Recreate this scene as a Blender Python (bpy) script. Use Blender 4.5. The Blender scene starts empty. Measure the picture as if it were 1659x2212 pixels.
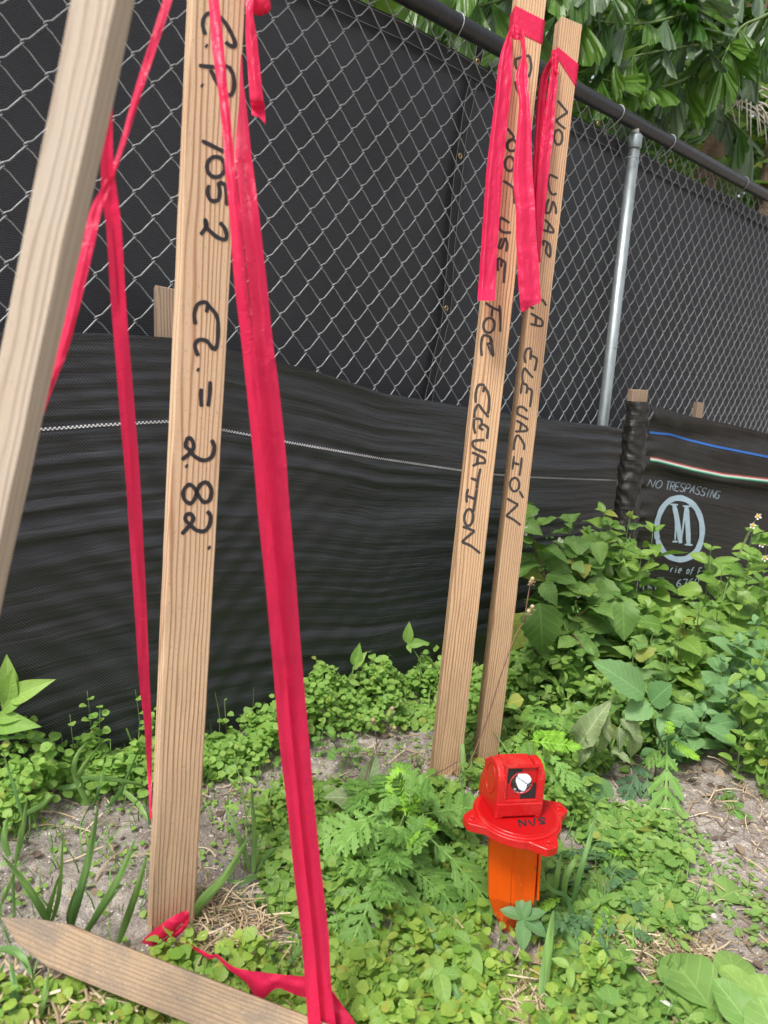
import bpy, math, random
import numpy as np
from mathutils import Vector, Matrix, noise
random.seed(7); rng = np.random.default_rng(7)
sc = bpy.context.scene
# ------------------------------------------------------------------ camera
F = 1660.0; CX, CY = 829.5, 1106.0; CAMH = 0.95
_p = math.radians(11.4); _r = math.radians(3.2)
_f = Vector((0, math.cos(_p), -math.sin(_p))); _u0 = Vector((0, math.sin(_p), math.cos(_p))); _r0 = Vector((1, 0, 0))
RT = _r0*math.cos(_r) + _u0*math.sin(_r); UP = -_r0*math.sin(_r) + _u0*math.cos(_r); CAM = Vector((0, 0, CAMH))
cam = bpy.data.cameras.new('camera'); camo = bpy.data.objects.new('camera', cam); sc.collection.objects.link(camo)
M = Matrix((RT, UP, -_f)).transposed().to_4x4(); M.translation = CAM; camo.matrix_world = M
cam.sensor_fit = 'HORIZONTAL'; cam.sensor_width = 36; cam.lens = 36*F/1659; cam.clip_start = .02; cam.clip_end = 300
cam.dof.use_dof = True; cam.dof.focus_distance = 1.75; cam.dof.aperture_fstop = 8.0
sc.camera = camo
# ------------------------------------------------------------------ light: bright overcast day
SUN_EL, SUN_AZ = math.radians(58), math.radians(215)      # azimuth clockwise from +Y: high, behind the camera's left shoulder
w = bpy.data.worlds.new('World'); sc.world = w; w.use_nodes = True
nt = w.node_tree; nt.nodes.clear()
sky = nt.nodes.new('ShaderNodeTexSky'); sky.sky_type = 'NISHITA'; sky.sun_disc = False
sky.sun_elevation = SUN_EL; sky.sun_rotation = SUN_AZ; sky.air_density = 1.0; sky.dust_density = 4.0; sky.ozone_density = 1.0
hs = nt.nodes.new('ShaderNodeHueSaturation'); hs.inputs['Saturation'].default_value = .25
bg = nt.nodes.new('ShaderNodeBackground'); bg.inputs[1].default_value = .095
wo = nt.nodes.new('ShaderNodeOutputWorld')
nt.links.new(sky.outputs[0], hs.inputs['Color']); nt.links.new(hs.outputs[0], bg.inputs[0]); nt.links.new(bg.outputs[0], wo.inputs[0])
sl = bpy.data.lights.new('sun', 'SUN'); sl.energy = 1.5; sl.angle = math.radians(12); sl.color = (1, .96, .9)
so = bpy.data.objects.new('sun', sl); sc.collection.objects.link(so)
_sd = Vector((math.sin(SUN_AZ)*math.cos(SUN_EL), math.cos(SUN_AZ)*math.cos(SUN_EL), math.sin(SUN_EL)))
so.rotation_euler = _sd.to_track_quat('Z', 'Y').to_euler()
sc.view_settings.view_transform = 'Standard'; sc.view_settings.look = 'None'
sc.view_settings.exposure = 1.15; sc.view_settings.gamma = 1; sc.view_settings.use_curve_mapping = False
sc.cycles.max_bounces = 8; sc.cycles.transparent_max_bounces = 6; sc.cycles.caustics_reflective = False; sc.cycles.caustics_refractive = False

# ------------------------------------------------------------------ placing helpers (photo survey -> metres)
def ray(px, py):
    d = _f + RT*((px-CX)/F) - UP*((py-CY)/F); return d/d.y
def P(px, py, Y): return CAM + ray(px, py)*Y
def on_plane(px, py, pt, n):
    d = ray(px, py); return CAM + d*((pt-CAM).dot(n)/d.dot(n))
def project(q):
    v = Vector(q)-CAM; z = v.dot(_f); return (CX+F*v.dot(RT)/z, CY-F*v.dot(UP)/z)
FA, FB = 2.12, 1.06                                         # chain-link fence line  Y = FA + FB X
FN = Vector((FB, -1, 0)).normalized()                       # towards the camera side
FD = Vector((1, FB, 0)).normalized()
def fence_pt(px, py, off=0): return on_plane(px, py, Vector((0, FA, 0)) + FN*off, FN)
_K = [(rng.uniform(-1, 1), rng.uniform(-1, 1), rng.uniform(0, 6.3)) for _ in range(30)]
def ground_z(x, y):
    x = np.asarray(x, float); y = np.asarray(y, float)
    n = (FA + FB*x - y)/1.457
    t = np.clip((.85-n)/.8, 0, 1); wgt = t*t*(3-2*t)
    h = np.clip(.045-.19*x, -.05, .2)
    z = wgt*h
    z = z + .05*np.exp(-(((x-.95)/.35)**2+((y-1.55)/.3)**2))
    z = z - .04*np.exp(-(((x-.25)/.15)**2+((y-1.08)/.13)**2))
    near = np.clip(1.5-np.hypot(x, y-1.5)/6, 0, 1)
    for i, (a, b, c) in enumerate(_K):
        f = 3*1.13**i
        z = z + near*.016/(1+i*.42)*np.sin(f*(a*x+b*y)+c)
    return z
def G(px, py, up=0):
    d = ray(px, py); Y = .3; prev = None
    while Y < 12:
        q = CAM+d*Y; e = q.z-float(ground_z(q.x, q.y))
        if e < 0: break
        prev = Y; Y += .02
    lo, hi = Y-.02, Y
    for _ in range(12):
        m = (lo+hi)/2; q = CAM+d*m
        if q.z-float(ground_z(q.x, q.y)) < 0: hi = m
        else: lo = m
    q = CAM+d*lo; q.z = float(ground_z(q.x, q.y))+up; return q

# ------------------------------------------------------------------ object helpers
COL = sc.collection
def tag(o, label=None, cat=None, group=None, kind=None):
    if label: o['label'] = label
    if cat: o['category'] = cat
    if group: o['group'] = group
    if kind: o['kind'] = kind
    return o
def empty(name, loc, label, cat, group=None):
    o = bpy.data.objects.new(name, None); COL.objects.link(o); o.location = loc; o.empty_display_size = .02
    return tag(o, label, cat, group)
def wpos(o):
    v = Vector((0, 0, 0))
    while o: v += o.location if not o.get('_mw') else o.matrix_local.translation; o = o.parent
    return v
def mesh(name, verts, faces, mat=None, smooth=False, uvs=None, mats=None, fmat=None):
    me = bpy.data.meshes.new(name); me.from_pydata([tuple(v) for v in verts], [], faces)
    for m in (mats or ([mat] if mat else [])): me.materials.append(m)
    if fmat: me.polygons.foreach_set('material_index', fmat)
    if smooth: me.polygons.foreach_set('use_smooth', [True]*len(me.polygons))
    if uvs is not None:
        uv = me.uv_layers.new(name='UVMap'); li = np.zeros(len(me.loops), int); me.loops.foreach_get('vertex_index', li)
        uv.data.foreach_set('uv', np.asarray(uvs, np.float32)[li].ravel())
    me.update(); return me
def obj(name, me, parent=None, mat=None):
    """me in world coordinates when the parent is an untilted empty: shift by its location"""
    o = bpy.data.objects.new(name, me); COL.objects.link(o)
    if parent is not None:
        o.parent = parent; o.location = -wpos(parent)
    return o
def obj_m(name, me, parent, mw):
    o = bpy.data.objects.new(name, me); COL.objects.link(o)
    if parent is not None:
        o.parent = parent; o.matrix_local = Matrix.Translation(-wpos(parent)) @ mw
    else: o.matrix_world = mw
    return o
class MB:
    def __init__(s): s.v = []; s.f = []; s.m = []; s.uv = []
    def add(s, vs, fs, mi=0, uv=None):
        b = len(s.v); s.v += [tuple(v) for v in vs]; s.f += [tuple(i+b for i in f) for f in fs]; s.m += [mi]*len(fs)
        s.uv += list(uv) if uv is not None else [(0, 0)]*len(vs)
    def box(s, c, ax, ay, az, mi=0):
        c = Vector(c); ax, ay, az = map(Vector, (ax, ay, az))
        vs = [c+ax*i+ay*j+az*k for i in (-1, 1) for j in (-1, 1) for k in (-1, 1)]
        s.add(vs, [(0, 1, 3, 2), (4, 6, 7, 5), (0, 4, 5, 1), (2, 3, 7, 6), (0, 2, 6, 4), (1, 5, 7, 3)], mi)
    def tube(s, pts, r, n=6, mi=0, cap=True):
        pts = [Vector(p) for p in pts]; rs = r if isinstance(r, (list, tuple)) else [r]*len(pts)
        vs = []; up = None
        for i, p in enumerate(pts):
            t = (pts[min(i+1, len(pts)-1)]-pts[max(i-1, 0)]).normalized()
            if up is None: up = t.orthogonal().normalized()
            up = (up-t*up.dot(t)).normalized(); b = t.cross(up)
            for k in range(n):
                a = 2*math.pi*k/n; vs.append(p+(up*math.cos(a)+b*math.sin(a))*rs[i])
        fs = [(i*n+k, i*n+(k+1) % n, (i+1)*n+(k+1) % n, (i+1)*n+k) for i in range(len(pts)-1) for k in range(n)]
        if cap: fs += [tuple(range(n))[::-1], tuple((len(pts)-1)*n+k for k in range(n))]
        s.add(vs, fs, mi, [(k % n/n, i/len(pts)) for i in range(len(pts)) for k in range(n)])
    def build(s, name, mats, smooth=False):
        if not isinstance(mats, (list, tuple)): mats = [mats]
        return mesh(name, s.v, s.f, mats=mats, fmat=s.m, smooth=smooth, uvs=s.uv)
def catmull(pts, n=6):
    pts = [np.array(p, float) for p in pts]; out = []
    for i in range(len(pts)-1):
        p0 = pts[max(i-1, 0)]; p1 = pts[i]; p2 = pts[i+1]; p3 = pts[min(i+2, len(pts)-1)]
        for k in range(n):
            t = k/n; out.append(.5*((2*p1)+(-p0+p2)*t+(2*p0-5*p1+4*p2-p3)*t*t+(-p0+3*p1-3*p2+p3)*t**3))
    out.append(pts[-1]); return out

# ------------------------------------------------------------------ materials
class NT:
    def __init__(s, name):
        s.m = bpy.data.materials.new(name); s.m.use_nodes = True; s.t = s.m.node_tree; s.t.nodes.clear()
        s.out = s.t.nodes.new('ShaderNodeOutputMaterial'); s.b = s.t.nodes.new('ShaderNodeBsdfPrincipled')
        s.t.links.new(s.b.outputs[0], s.out.inputs[0])
    def n(s, ty, **k):
        x = s.t.nodes.new(ty)
        for a, v in k.items():
            if a in x.inputs: s.set(x.inputs[a], v)
            else: setattr(x, a, v)
        return x
    def set(s, inp, v):
        if isinstance(v, bpy.types.NodeSocket): s.t.links.new(v, inp)
        elif isinstance(v, bpy.types.Node): s.t.links.new(v.outputs[0], inp)
        else: inp.default_value = (*v, 1) if isinstance(v, tuple) and len(v) == 3 and inp.type == 'RGBA' else v
    def tex(s, kind='Object', scale=(1, 1, 1), rot=(0, 0, 0)):
        c = s.n('ShaderNodeTexCoord'); mp = s.n('ShaderNodeMapping'); s.t.links.new(c.outputs[kind], mp.inputs[0])
        mp.inputs['Scale'].default_value = scale; mp.inputs['Rotation'].default_value = rot; return mp.outputs[0]
    def noise(s, vec, scale, detail=3, rough=.55, dist=0):
        x = s.n('ShaderNodeTexNoise'); s.t.links.new(vec, x.inputs['Vector'])
        x.inputs['Scale'].default_value = scale; x.inputs['Detail'].default_value = detail; x.inputs['Roughness'].default_value = rough; x.inputs['Distortion'].default_value = dist
        return x.outputs[0]
    def ramp(s, fac, stops):
        x = s.n('ShaderNodeValToRGB'); s.set(x.inputs[0], fac); e = x.color_ramp.elements
        while len(e) < len(stops): e.new(.5)
        for i, (p, c) in enumerate(stops): e[i].position = p; e[i].color = (*c, 1) if isinstance(c, tuple) else (c, c, c, 1)
        return x.outputs[0]
    def mix(s, fac, a, b, mode='MIX'):
        x = s.n('ShaderNodeMix', data_type='RGBA', blend_type=mode); s.set(x.inputs[0], fac); s.set(x.inputs[6], a); s.set(x.inputs[7], b); return x.outputs[2]
    def math(s, op, a, b=0.0, c=0.0):
        x = s.n('ShaderNodeMath', operation=op); s.set(x.inputs[0], a); s.set(x.inputs[1], b); s.set(x.inputs[2], c); return x.outputs[0]
    def bump(s, h, strength=.3, dist=.002, prev=None):
        x = s.n('ShaderNodeBump'); s.set(x.inputs['Height'], h); x.inputs['Strength'].default_value = strength; x.inputs['Distance'].default_value = dist
        if prev is not None: s.t.links.new(prev, x.inputs['Normal'])
        return x.outputs[0]
    def fin(s, color=None, rough=None, metal=None, normal=None, spec=None, **k):
        for nm, v in (('Base Color', color), ('Roughness', rough), ('Metallic', metal), ('Normal', normal), ('Specular IOR Level', spec)):
            if v is not None: s.set(s.b.inputs[nm], v)
        for nm, v in k.items(): s.set(s.b.inputs[nm.replace('_', ' ')], v)
        return s.m
    def translucent(s, fac, color, normal=None):
        t = s.n('ShaderNodeBsdfTranslucent'); s.set(t.inputs[0], color)
        if normal is not None: s.set(t.inputs['Normal'], normal)
        mx = s.n('ShaderNodeMixShader'); s.set(mx.inputs[0], fac); s.t.links.new(s.b.outputs[0], mx.inputs[1]); s.t.links.new(t.outputs[0], mx.inputs[2])
        s.t.links.new(mx.outputs[0], s.out.inputs[0])
def simple(name, col, rough=.5, metal=0, nscale=40, var=.15, bump=0.0):
    t = NT(name); v = t.tex('Object'); nz = t.noise(v, nscale, 4)
    c = t.mix(nz, tuple(max(0, x*(1-var)) for x in col), tuple(min(1, x*(1+var)) for x in col))
    nm = t.bump(nz, bump, .002) if bump else None
    return t.fin(c, rough, metal, nm)

def wood_mat(name, light, dark, lines=9.0, weather=0.0, weather_col=(.36, .33, .29), dirt=0.0, seed=0.0, knots=0.0, stain=1.0):
    t = NT(name)
    c = t.n('ShaderNodeTexCoord'); sx = t.n('ShaderNodeSeparateXYZ'); t.t.links.new(c.outputs['Object'], sx.inputs[0])
    lv = t.tex('Object', (1, 1, .06)); low = t.noise(lv, 22+seed, 2, .5)
    # growth rings: distance across the face, bent slowly along the length
    ringc = t.math('ADD', t.math('MULTIPLY', sx.outputs[0], lines*17), t.math('MULTIPLY', sx.outputs[1], lines*12))
    ringc = t.math('ADD', ringc, t.math('MULTIPLY', low, 4.2))
    ringc = t.math('ADD', ringc, seed); ringc = t.math('ADD', ringc, t.math('MULTIPLY', t.noise(t.tex('Object', (1, 1, .25)), 8+seed, 3), 3.0))
    wv = t.math('SINE', t.math('MULTIPLY', ringc, 6.283/1.0))
    wv = t.math('MULTIPLY_ADD', wv, .5, .5)
    amp = t.noise(t.tex('Object', (1, 1, .1)), 45+seed, 3)
    line = t.math('POWER', wv, 3.2)
    line = t.math('MULTIPLY', line, t.math('MULTIPLY_ADD', amp, 2.2, -.15))
    col = t.mix(t.ramp(line, [(0, 0.0), (1, 1.0)]), light, dark)
    fib = t.noise(t.tex('Object', (1, 1, .03)), 700, 4, .7)
    col = t.mix(t.math('MULTIPLY', t.math('SUBTRACT', fib, .4), .9), col, tuple(x*.62 for x in light))
    big = t.noise(t.tex('Object', (1, 1, .35)), 9, 3)
    col = t.mix(t.ramp(big, [(.35, 0.0), (.75, .5)]), col, tuple(x*.72 for x in light))
    spk = t.noise(t.tex('Object', (1, 1, .5)), 420, 2, .6)
    col = t.mix(t.ramp(spk, [(.60, 0.0), (.72, .5)]), col, tuple(x*.4 for x in light))
    base_ = t.math('ADD', t.ramp(t.math('MULTIPLY', sx.outputs[2], 1/.9), [(.12, .75), (.75, 0.0)]), t.math('MULTIPLY_ADD', t.noise(t.tex('Object', (1, 1, .25)), 26, 5, .7), 1.3, -.75))
    col = t.mix(t.math('MULTIPLY', t.ramp(base_, [(0.0, 0.0), (.9, .62)]), stain), col, (.17, .105, .065))
    vo = t.n('ShaderNodeTexVoronoi'); t.t.links.new(t.tex('Object', (1, 1, .42), (0, 0, seed)), vo.inputs['Vector']); vo.inputs['Scale'].default_value = 7.0
    kn_ = t.ramp(t.math('ADD', vo.outputs['Distance'], t.math('MULTIPLY', low, .03)), [(.055, .85), (.085, .35), (.13, 0.0)]); col = t.mix(kn_, col, (.16, .075, .035))
    if weather:
        wn = t.noise(t.tex('Object', (1, 1, .15)), 30, 5, .65)
        col = t.mix(t.math('MULTIPLY', t.ramp(wn, [(.3, 0.35), (.7, 1.0)]), weather), col, weather_col)
    if dirt:
        dn = t.noise(t.tex('Object', (1, 1, .7)), 17, 7, .75)
        col = t.mix(t.math('MULTIPLY', t.ramp(dn, [(.46, 0.0), (.62, .85)]), dirt), col, (.20, .165, .13))
        sp = t.noise(t.tex('Object'), 380, 3, .7)
        col = t.mix(t.math('MULTIPLY', t.ramp(sp, [(.6, 0.0), (.66, .8)]), dirt*.7), col, (.55, .52, .48))
    nm = t.bump(fib, .5, .0008); nm = t.bump(line, .45, .0012, nm)
    return t.fin(col, .78, 0, nm, .25)

def leaf_mat(name, a, b, trans=.28, vein=.35, veins=9.0, rough=.45, yellow=0.0, glossy=.35, spots=0.0):
    t = NT(name)
    oi = t.n('ShaderNodeObjectInfo'); at = t.n('ShaderNodeAttribute', attribute_name='tint')
    fr = t.math('FRACT', t.math('ADD', oi.outputs['Random'], at.outputs['Fac']))
    col = t.mix(fr, a, b)
    if yellow:
        f2 = t.math('FRACT', t.math('MULTIPLY', fr, 7.31))
        col = t.mix(t.ramp(f2, [(1-yellow, 0.0), (min(1, 1.04-yellow*.5), .75)]), col, (.38, .33, .06))
    tc = t.n('ShaderNodeTexCoord'); nz = t.noise(tc.outputs['Object'], 6, 3)
    col = t.mix(t.math('MULTIPLY', nz, .35), col, tuple(x*.6 for x in a))
    h = None
    if vein:
        u = t.n('ShaderNodeSeparateXYZ'); t.t.links.new(tc.outputs['UV'], u.inputs[0])
        du = t.math('ABSOLUTE', t.math('SUBTRACT', u.outputs[0], .5))
        mid = t.ramp(du, [(0.0, 1.0), (.035, 0.0)])
        ang = t.math('SINE', t.math('MULTIPLY', t.math('SUBTRACT', u.outputs[1], t.math('MULTIPLY', du, .7)), 6.283*veins))
        side = t.ramp(ang, [(.86, 0.0), (1.0, .7)])
        vv = t.math('MAXIMUM', mid, side)
        col = t.mix(t.math('MULTIPLY', vv, vein), col, tuple(min(1, x*1.7+.03) for x in b))
        h = t.bump(t.math('MULTIPLY_ADD', vv, -1, nz), .5, .0012)
    if spots:
        sp = t.noise(tc.outputs['UV'], 14, 4, .7)
        col = t.mix(t.ramp(sp, [(.62, 0.0), (.7, spots)]), col, (.55, .42, .2))
    t.fin(col, rough, 0, h, glossy)
    tcol = t.mix(.5, col, (.45, .62, .03), 'MULTIPLY'); tcol = t.mix(1.0, tcol, (2.6, 2.6, 2.2), 'MULTIPLY')
    t.translucent(trans*.75, tcol, h)
    return t.m

MT = {}
MT['wood_cp'] = wood_mat('pine_fresh', (.76, .54, .345), (.40, .185, .08), 8.0, .10, (.6, .52, .42), seed=.3)
MT['wood_3'] = wood_mat('pine_brown_grain', (.68, .45, .265), (.33, .145, .06), 8.5, .05, (.5, .42, .33), seed=1.7)
MT['wood_4'] = wood_mat('pine_fine_grain', (.64, .42, .25), (.31, .14, .06), 11.0, .08, (.46, .4, .32), seed=3.1)
MT['wood_near'] = wood_mat('pine_weathered', (.62, .49, .36), (.36, .22, .12), 7.0, .75, (.55, .49, .42), seed=5.2)
MT['wood_board'] = wood_mat('pine_dirty', (.50, .36, .20), (.27, .16, .08), 11.0, .25, (.4, .33, .28), 1.0, seed=2.4)
MT['wood_old'] = wood_mat('stake_rough', (.36, .25, .165), (.18, .11, .065), 9.0, .3, (.36, .3, .25), seed=4.4)
MT['ink'] = simple('marker_ink', (.022, .02, .024), .55, 0, 300, .5)
MT['ink_thin'] = simple('marker_ink_worn', (.05, .04, .035), .6, 0, 300, .5)

def tape_mat(name, col, tr=.35):
    t = NT(name); v = t.tex('Object'); a = t.noise(v, 60, 3); b = t.noise(t.tex('Object', (1, 1, .2)), 300, 2)
    c = t.mix(t.math('MULTIPLY', a, .5), col, (col[0]*.85, col[1]*.6, col[2]*.75))
    cr = t.noise(t.tex('Object', (1, 1, .35)), 45, 2, .5, 1.5); nm = t.bump(t.ramp(cr, [(.46, 0.0), (.5, 1.0), (.54, 0.0)]), .35, .0012); nm = t.bump(a, .3, .003, nm); nm = t.bump(b, .2, .0008, nm)
    t.fin(c, .36, 0, nm, .45); t.translucent(tr, (col[0], col[1]*1.0, col[2]), nm); return t.m
MT['tape'] = tape_mat('flagging_tape', (.93, .03, .125), .45)
MT['tape_far'] = tape_mat('flagging_tape_pink', (.92, .035, .14), .45)
def wire_mat():
    t = NT('galvanised_wire'); v = t.tex('Object'); a = t.noise(v, 120, 4)
    c = t.ramp(a, [(.3, (.27, .285, .29)), (.7, (.45, .47, .47))]); return t.fin(c, t.ramp(a, [(.3, .35), (.7, .6)]), .5, t.bump(a, .3, .0006))
MT['wire'] = wire_mat()
t = NT('galvanised_pipe'); a = t.noise(t.tex('Object', (1, 1, .3)), 60, 5); b_ = t.noise(t.tex('Object'), 330, 4, .7)
c = t.ramp(a, [(.3, (.3, .34, .35)), (.7, (.45, .5, .51))]); c = t.mix(t.ramp(b_, [(.62, 0.0), (.68, .6)]), c, (.2, .2, .2))
MT['galv'] = t.fin(c, .42, .65, t.bump(b_, .15, .0005))
t = NT('black_rail'); a = t.noise(t.tex('Object'), 50, 5, .6); b_ = t.noise(t.tex('Object'), 300, 3, .7)
c = t.mix(t.ramp(a, [(.5, 0.0), (.75, .5)]), (.012, .012, .014), (.05, .05, .052)); c = t.mix(t.ramp(b_, [(.66, 0.0), (.72, .4)]), c, (.2, .2, .2))
MT['rail'] = t.fin(c, t.ramp(a, [(.3, .25), (.7, .45)]), 0, t.bump(a, .08, .001))
def screen_mat():
    t = NT('privacy_mesh'); u = t.tex('UV')
    s = t.n('ShaderNodeSeparateXYZ'); t.t.links.new(u, s.inputs[0])
    wob = t.noise(u, 30, 3)
    a = t.math('SINE', t.math('MULTIPLY', t.math('ADD', s.outputs[1], t.math('MULTIPLY', wob, .004)), 6.283/.0042))
    b = t.math('SINE', t.math('MULTIPLY', t.math('ADD', s.outputs[0], t.math('MULTIPLY', wob, .004)), 6.283/.0034))
    w_ = t.math('MULTIPLY_ADD', a, .6, t.math('MULTIPLY', b, .4))
    sp = t.noise(u, 500, 3, .7); lg = t.noise(u, 3, 5, .6)
    c = t.mix(t.math('MULTIPLY_ADD', w_, .35, .4), (.032, .034, .04), (.095, .10, .112))
    c = t.mix(t.ramp(sp, [(.55, 0.0), (.75, .6)]), c, (.13, .135, .145))
    c = t.mix(t.ramp(lg, [(.35, .35), (.7, 0.0)]), c, (.028, .029, .033))
    nm = t.bump(lg, .35, .03); nm = t.bump(w_, .5, .0008, nm)
    return t.fin(c, .62, 0, nm, .3)
MT['screen'] = screen_mat()
MT['hem'] = simple('black_hem_webbing', (.014, .014, .016), .6, 0, 200, .3, .3)
MT['thread'] = simple('grey_thread', (.3, .3, .31), .7)
MT['brass'] = simple('brass', (.5, .36, .18), .4, .8, 200)
def silt_mat(name, base, lite, rough):
    t = NT(name); u = t.tex('UV')
    s = t.n('ShaderNodeSeparateXYZ'); t.t.links.new(u, s.inputs[0])
    a = t.math('SINE', t.math('MULTIPLY', s.outputs[1], 6.283/.0066)); b = t.math('SINE', t.math('MULTIPLY', s.outputs[0], 6.283/.0060))
    dots = t.math('MULTIPLY', a, b)
    st = t.n('ShaderNodeMapping'); t.t.links.new(u, st.inputs[0]); st.inputs['Scale'].default_value = (1.6, 34, 1)
    wr = t.noise(st.outputs[0], 1.6, 5, .62, .25)
    st2 = t.n('ShaderNodeMapping'); t.t.links.new(u, st2.inputs[0]); st2.inputs['Scale'].default_value = (5, 90, 1)
    wr2 = t.noise(st2.outputs[0], 1.5, 3, .6, .2)
    sp = t.noise(u, 420, 2, .6)
    c = t.mix(t.math('MULTIPLY_ADD', dots, .5, .5), base, lite)
    c = t.mix(t.ramp(wr2, [(.55, 0.0), (.75, .35)]), c, tuple(x*1.6 for x in lite))
    c = t.mix(t.ramp(sp, [(.73, 0.0), (.76, .8)]), c, (.3, .3, .3))
    nm = t.bump(wr, .38, .02); nm = t.bump(wr2, .16, .0025, nm); nm = t.bump(dots, .6, .0006, nm)
    return t.fin(c, rough, 0, nm, .5)
MT['silt'] = silt_mat('silt_fabric', (.009, .0098, .0115), (.056, .059, .067), .29)
MT['silt_b'] = silt_mat('silt_fabric_banner', (.012, .0105, .0095), (.03, .027, .024), .22)
def checker_thread(name, c1, c2=(.01, .01, .01), per=.006):
    t = NT(name); u = t.tex('UV'); s = t.n('ShaderNodeSeparateXYZ'); t.t.links.new(u, s.inputs[0])
    k = t.n('ShaderNodeTexChecker'); t.t.links.new(u, k.inputs[0]); k.inputs['Scale'].default_value = 1/per; k.inputs['Color1'].default_value = (*c1, 1); k.inputs['Color2'].default_value = (*c2, 1)
    return t.fin(k.outputs[0], .5)
MT['st_white'] = checker_thread('stripe_white', (.55, .55, .55), (.04, .04, .04), .0038)
MT['st_blue'] = checker_thread('stripe_blue', (.012, .08, .3), (.03, .14, .45), .004)
MT['st_red'] = checker_thread('stripe_red', (.3, .05, .03), (.22, .06, .04), .004)
MT['st_wht'] = checker_thread('stripe_plain_white', (.5, .5, .48), (.38, .38, .38), .004)
MT['st_grn'] = checker_thread('stripe_green', (.02, .17, .08), (.03, .25, .12), .004)
MT['print'] = simple('pale_blue_print', (.33, .43, .5), .5, 0, 60, .2)
MT['print_dim'] = simple('grey_print', (.17, .21, .24), .5, 0, 60, .3)
t = NT('red_plastic'); v = t.tex('Object'); du = t.noise(v, 18, 6, .7); sp = t.noise(v, 420, 2, .6); sc_ = t.noise(t.tex('Object', (1, 1, 5)), 90, 3, .7)
c = t.mix(du, (.46, .005, .007), (.58, .010, .011)); c = t.mix(t.ramp(du, [(.52, 0.0), (.75, .28)]), c, (.42, .12, .08)); c = t.mix(t.ramp(sp, [(.66, 0.0), (.71, .55)]), c, (.5, .3, .24)); c = t.mix(t.ramp(sc_, [(.66, 0.0), (.7, .3)]), c, (.7, .2, .18))
MT['red'] = t.fin(c, t.ramp(du, [(.4, .3), (.7, .6)]), 0, t.bump(sc_, .1, .0006))
MT['red_dark'] = simple('red_plastic_plate', (.44, .006, .008), .3, 0, 90, .05)
t = NT('orange_plastic'); sp = t.noise(t.tex('Object'), 260, 2, .6); lo = t.noise(t.tex('Object'), 14, 4)
c = t.mix(lo, (.74, .085, .004), (.8, .11, .006)); c = t.mix(t.ramp(sp, [(.72, 0.0), (.75, .8)]), c, (.8, .55, .35))
c = t.mix(t.ramp(t.noise(t.tex('Object'), 300, 2), [(.7, 0.0), (.73, .7)]), c, (.3, .06, .02))
MT['orange'] = t.fin(c, .32, 0, t.bump(lo, .1, .002))
MT['blackp'] = simple('black_plate', (.015, .016, .02), .3)
MT['mirror'] = simple('prism_silver', (.85, .87, .9), .04, 1.0, 5, .02)
t = NT('clear_glass'); t.fin((1, 1, 1), .02, 0); t.b.inputs['IOR'].default_value = 1.5; t.b.inputs['Transmission Weight'].default_value = 1.0
MT['glass'] = t.m
MT['white'] = simple('white_paint', (.75, .75, .72), .6)
# foliage
MT['l_bush'] = leaf_mat('leaf_mid_green', (.10, .21, .035), (.26, .40, .08), .3, .3, 8, .42, .03)
MT['l_night'] = leaf_mat('leaf_nightshade', (.11, .22, .05), (.2, .33, .08), .28, .3, 6, .5, .04)
MT['l_blue'] = leaf_mat('leaf_bluish', (.12, .25, .095), (.18, .33, .12), .22, .4, 9, .45)
MT['l_clover'] = leaf_mat('leaf_light', (.16, .31, .045), (.36, .48, .09), .35, .12, 4, .5, .16)
MT['l_clover2'] = leaf_mat('leaf_light_fresh', (.17, .33, .06), (.3, .46, .1), .33, .15, 4, .5, .05)
MT['l_rag'] = leaf_mat('leaf_ragweed', (.11, .24, .045), (.2, .37, .075), .25, .28, 6, .55)
MT['l_ragy'] = leaf_mat('leaf_ragweed_young', (.2, .42, .04), (.28, .5, .05), .35, .3, 6, .5)
MT['l_ragd'] = leaf_mat('leaf_ragweed_dark', (.06, .14, .06), (.11, .22, .08), .2, .25, 6, .5)
MT['l_wilt'] = leaf_mat('leaf_wilted', (.2, .27, .13), (.27, .34, .16), .25, .5, 7, .6)
MT['l_ros'] = leaf_mat('leaf_rosette', (.17, .31, .08), (.27, .42, .11), .28, .22, 5, .5, 0, .3, .4)
MT['l_varieg'] = leaf_mat('leaf_yellow_green', (.12, .26, .05), (.28, .42, .10), .3, .3, 5, .5, .06)
MT['blade'] = leaf_mat('grass_blade', (.085, .2, .065), (.2, .34, .08), .25, .35, 0.5, .45)
MT['palm'] = leaf_mat('palm_leaflet', (.03, .095, .012), (.10, .2, .025), .3, .1, 14, .34, .03, .4)
MT['palm_grey'] = leaf_mat('palm_leaflet_underside', (.085, .14, .075), (.14, .2, .11), .2, .1, 14, .36, 0, .45)
MT['palm_bg'] = leaf_mat('palm_background', (.035, .10, .012), (.2, .32, .05), .35, .1, 14, .45, .06, .3)
MT['stem'] = simple('green_stem', (.13, .2, .06), .6, 0, 60, .3)
MT['stem_red'] = simple('reddish_stem', (.2, .1, .07), .6, 0, 60, .3)
MT['stem_brown'] = simple('brown_stem', (.14, .08, .05), .7, 0, 60, .3)
MT['berry'] = simple('green_berry', (.12, .25, .05), .25, 0, 30, .2)
MT['petal'] = simple('white_petal', (.8, .8, .72), .6)
MT['yellow'] = simple('yellow_floret', (.75, .4, .03), .6)
MT['seed'] = simple('dry_seed_head', (.5, .38, .22), .8, 0, 200, .3, .5)
def straw_mat(name, a, b, c3):
    t = NT(name); at = t.n('ShaderNodeAttribute', attribute_name='tint')
    c = t.ramp(at.outputs['Fac'], [(0, a), (.5, b), (1, c3)]); return t.fin(c, .8)
MT['straw'] = straw_mat('dry_straw', (.12, .08, .05), (.42, .31, .18), (.62, .52, .37))
MT['twig'] = straw_mat('dark_twigs', (.06, .04, .03), (.16, .11, .08), (.36, .27, .18))
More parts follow.
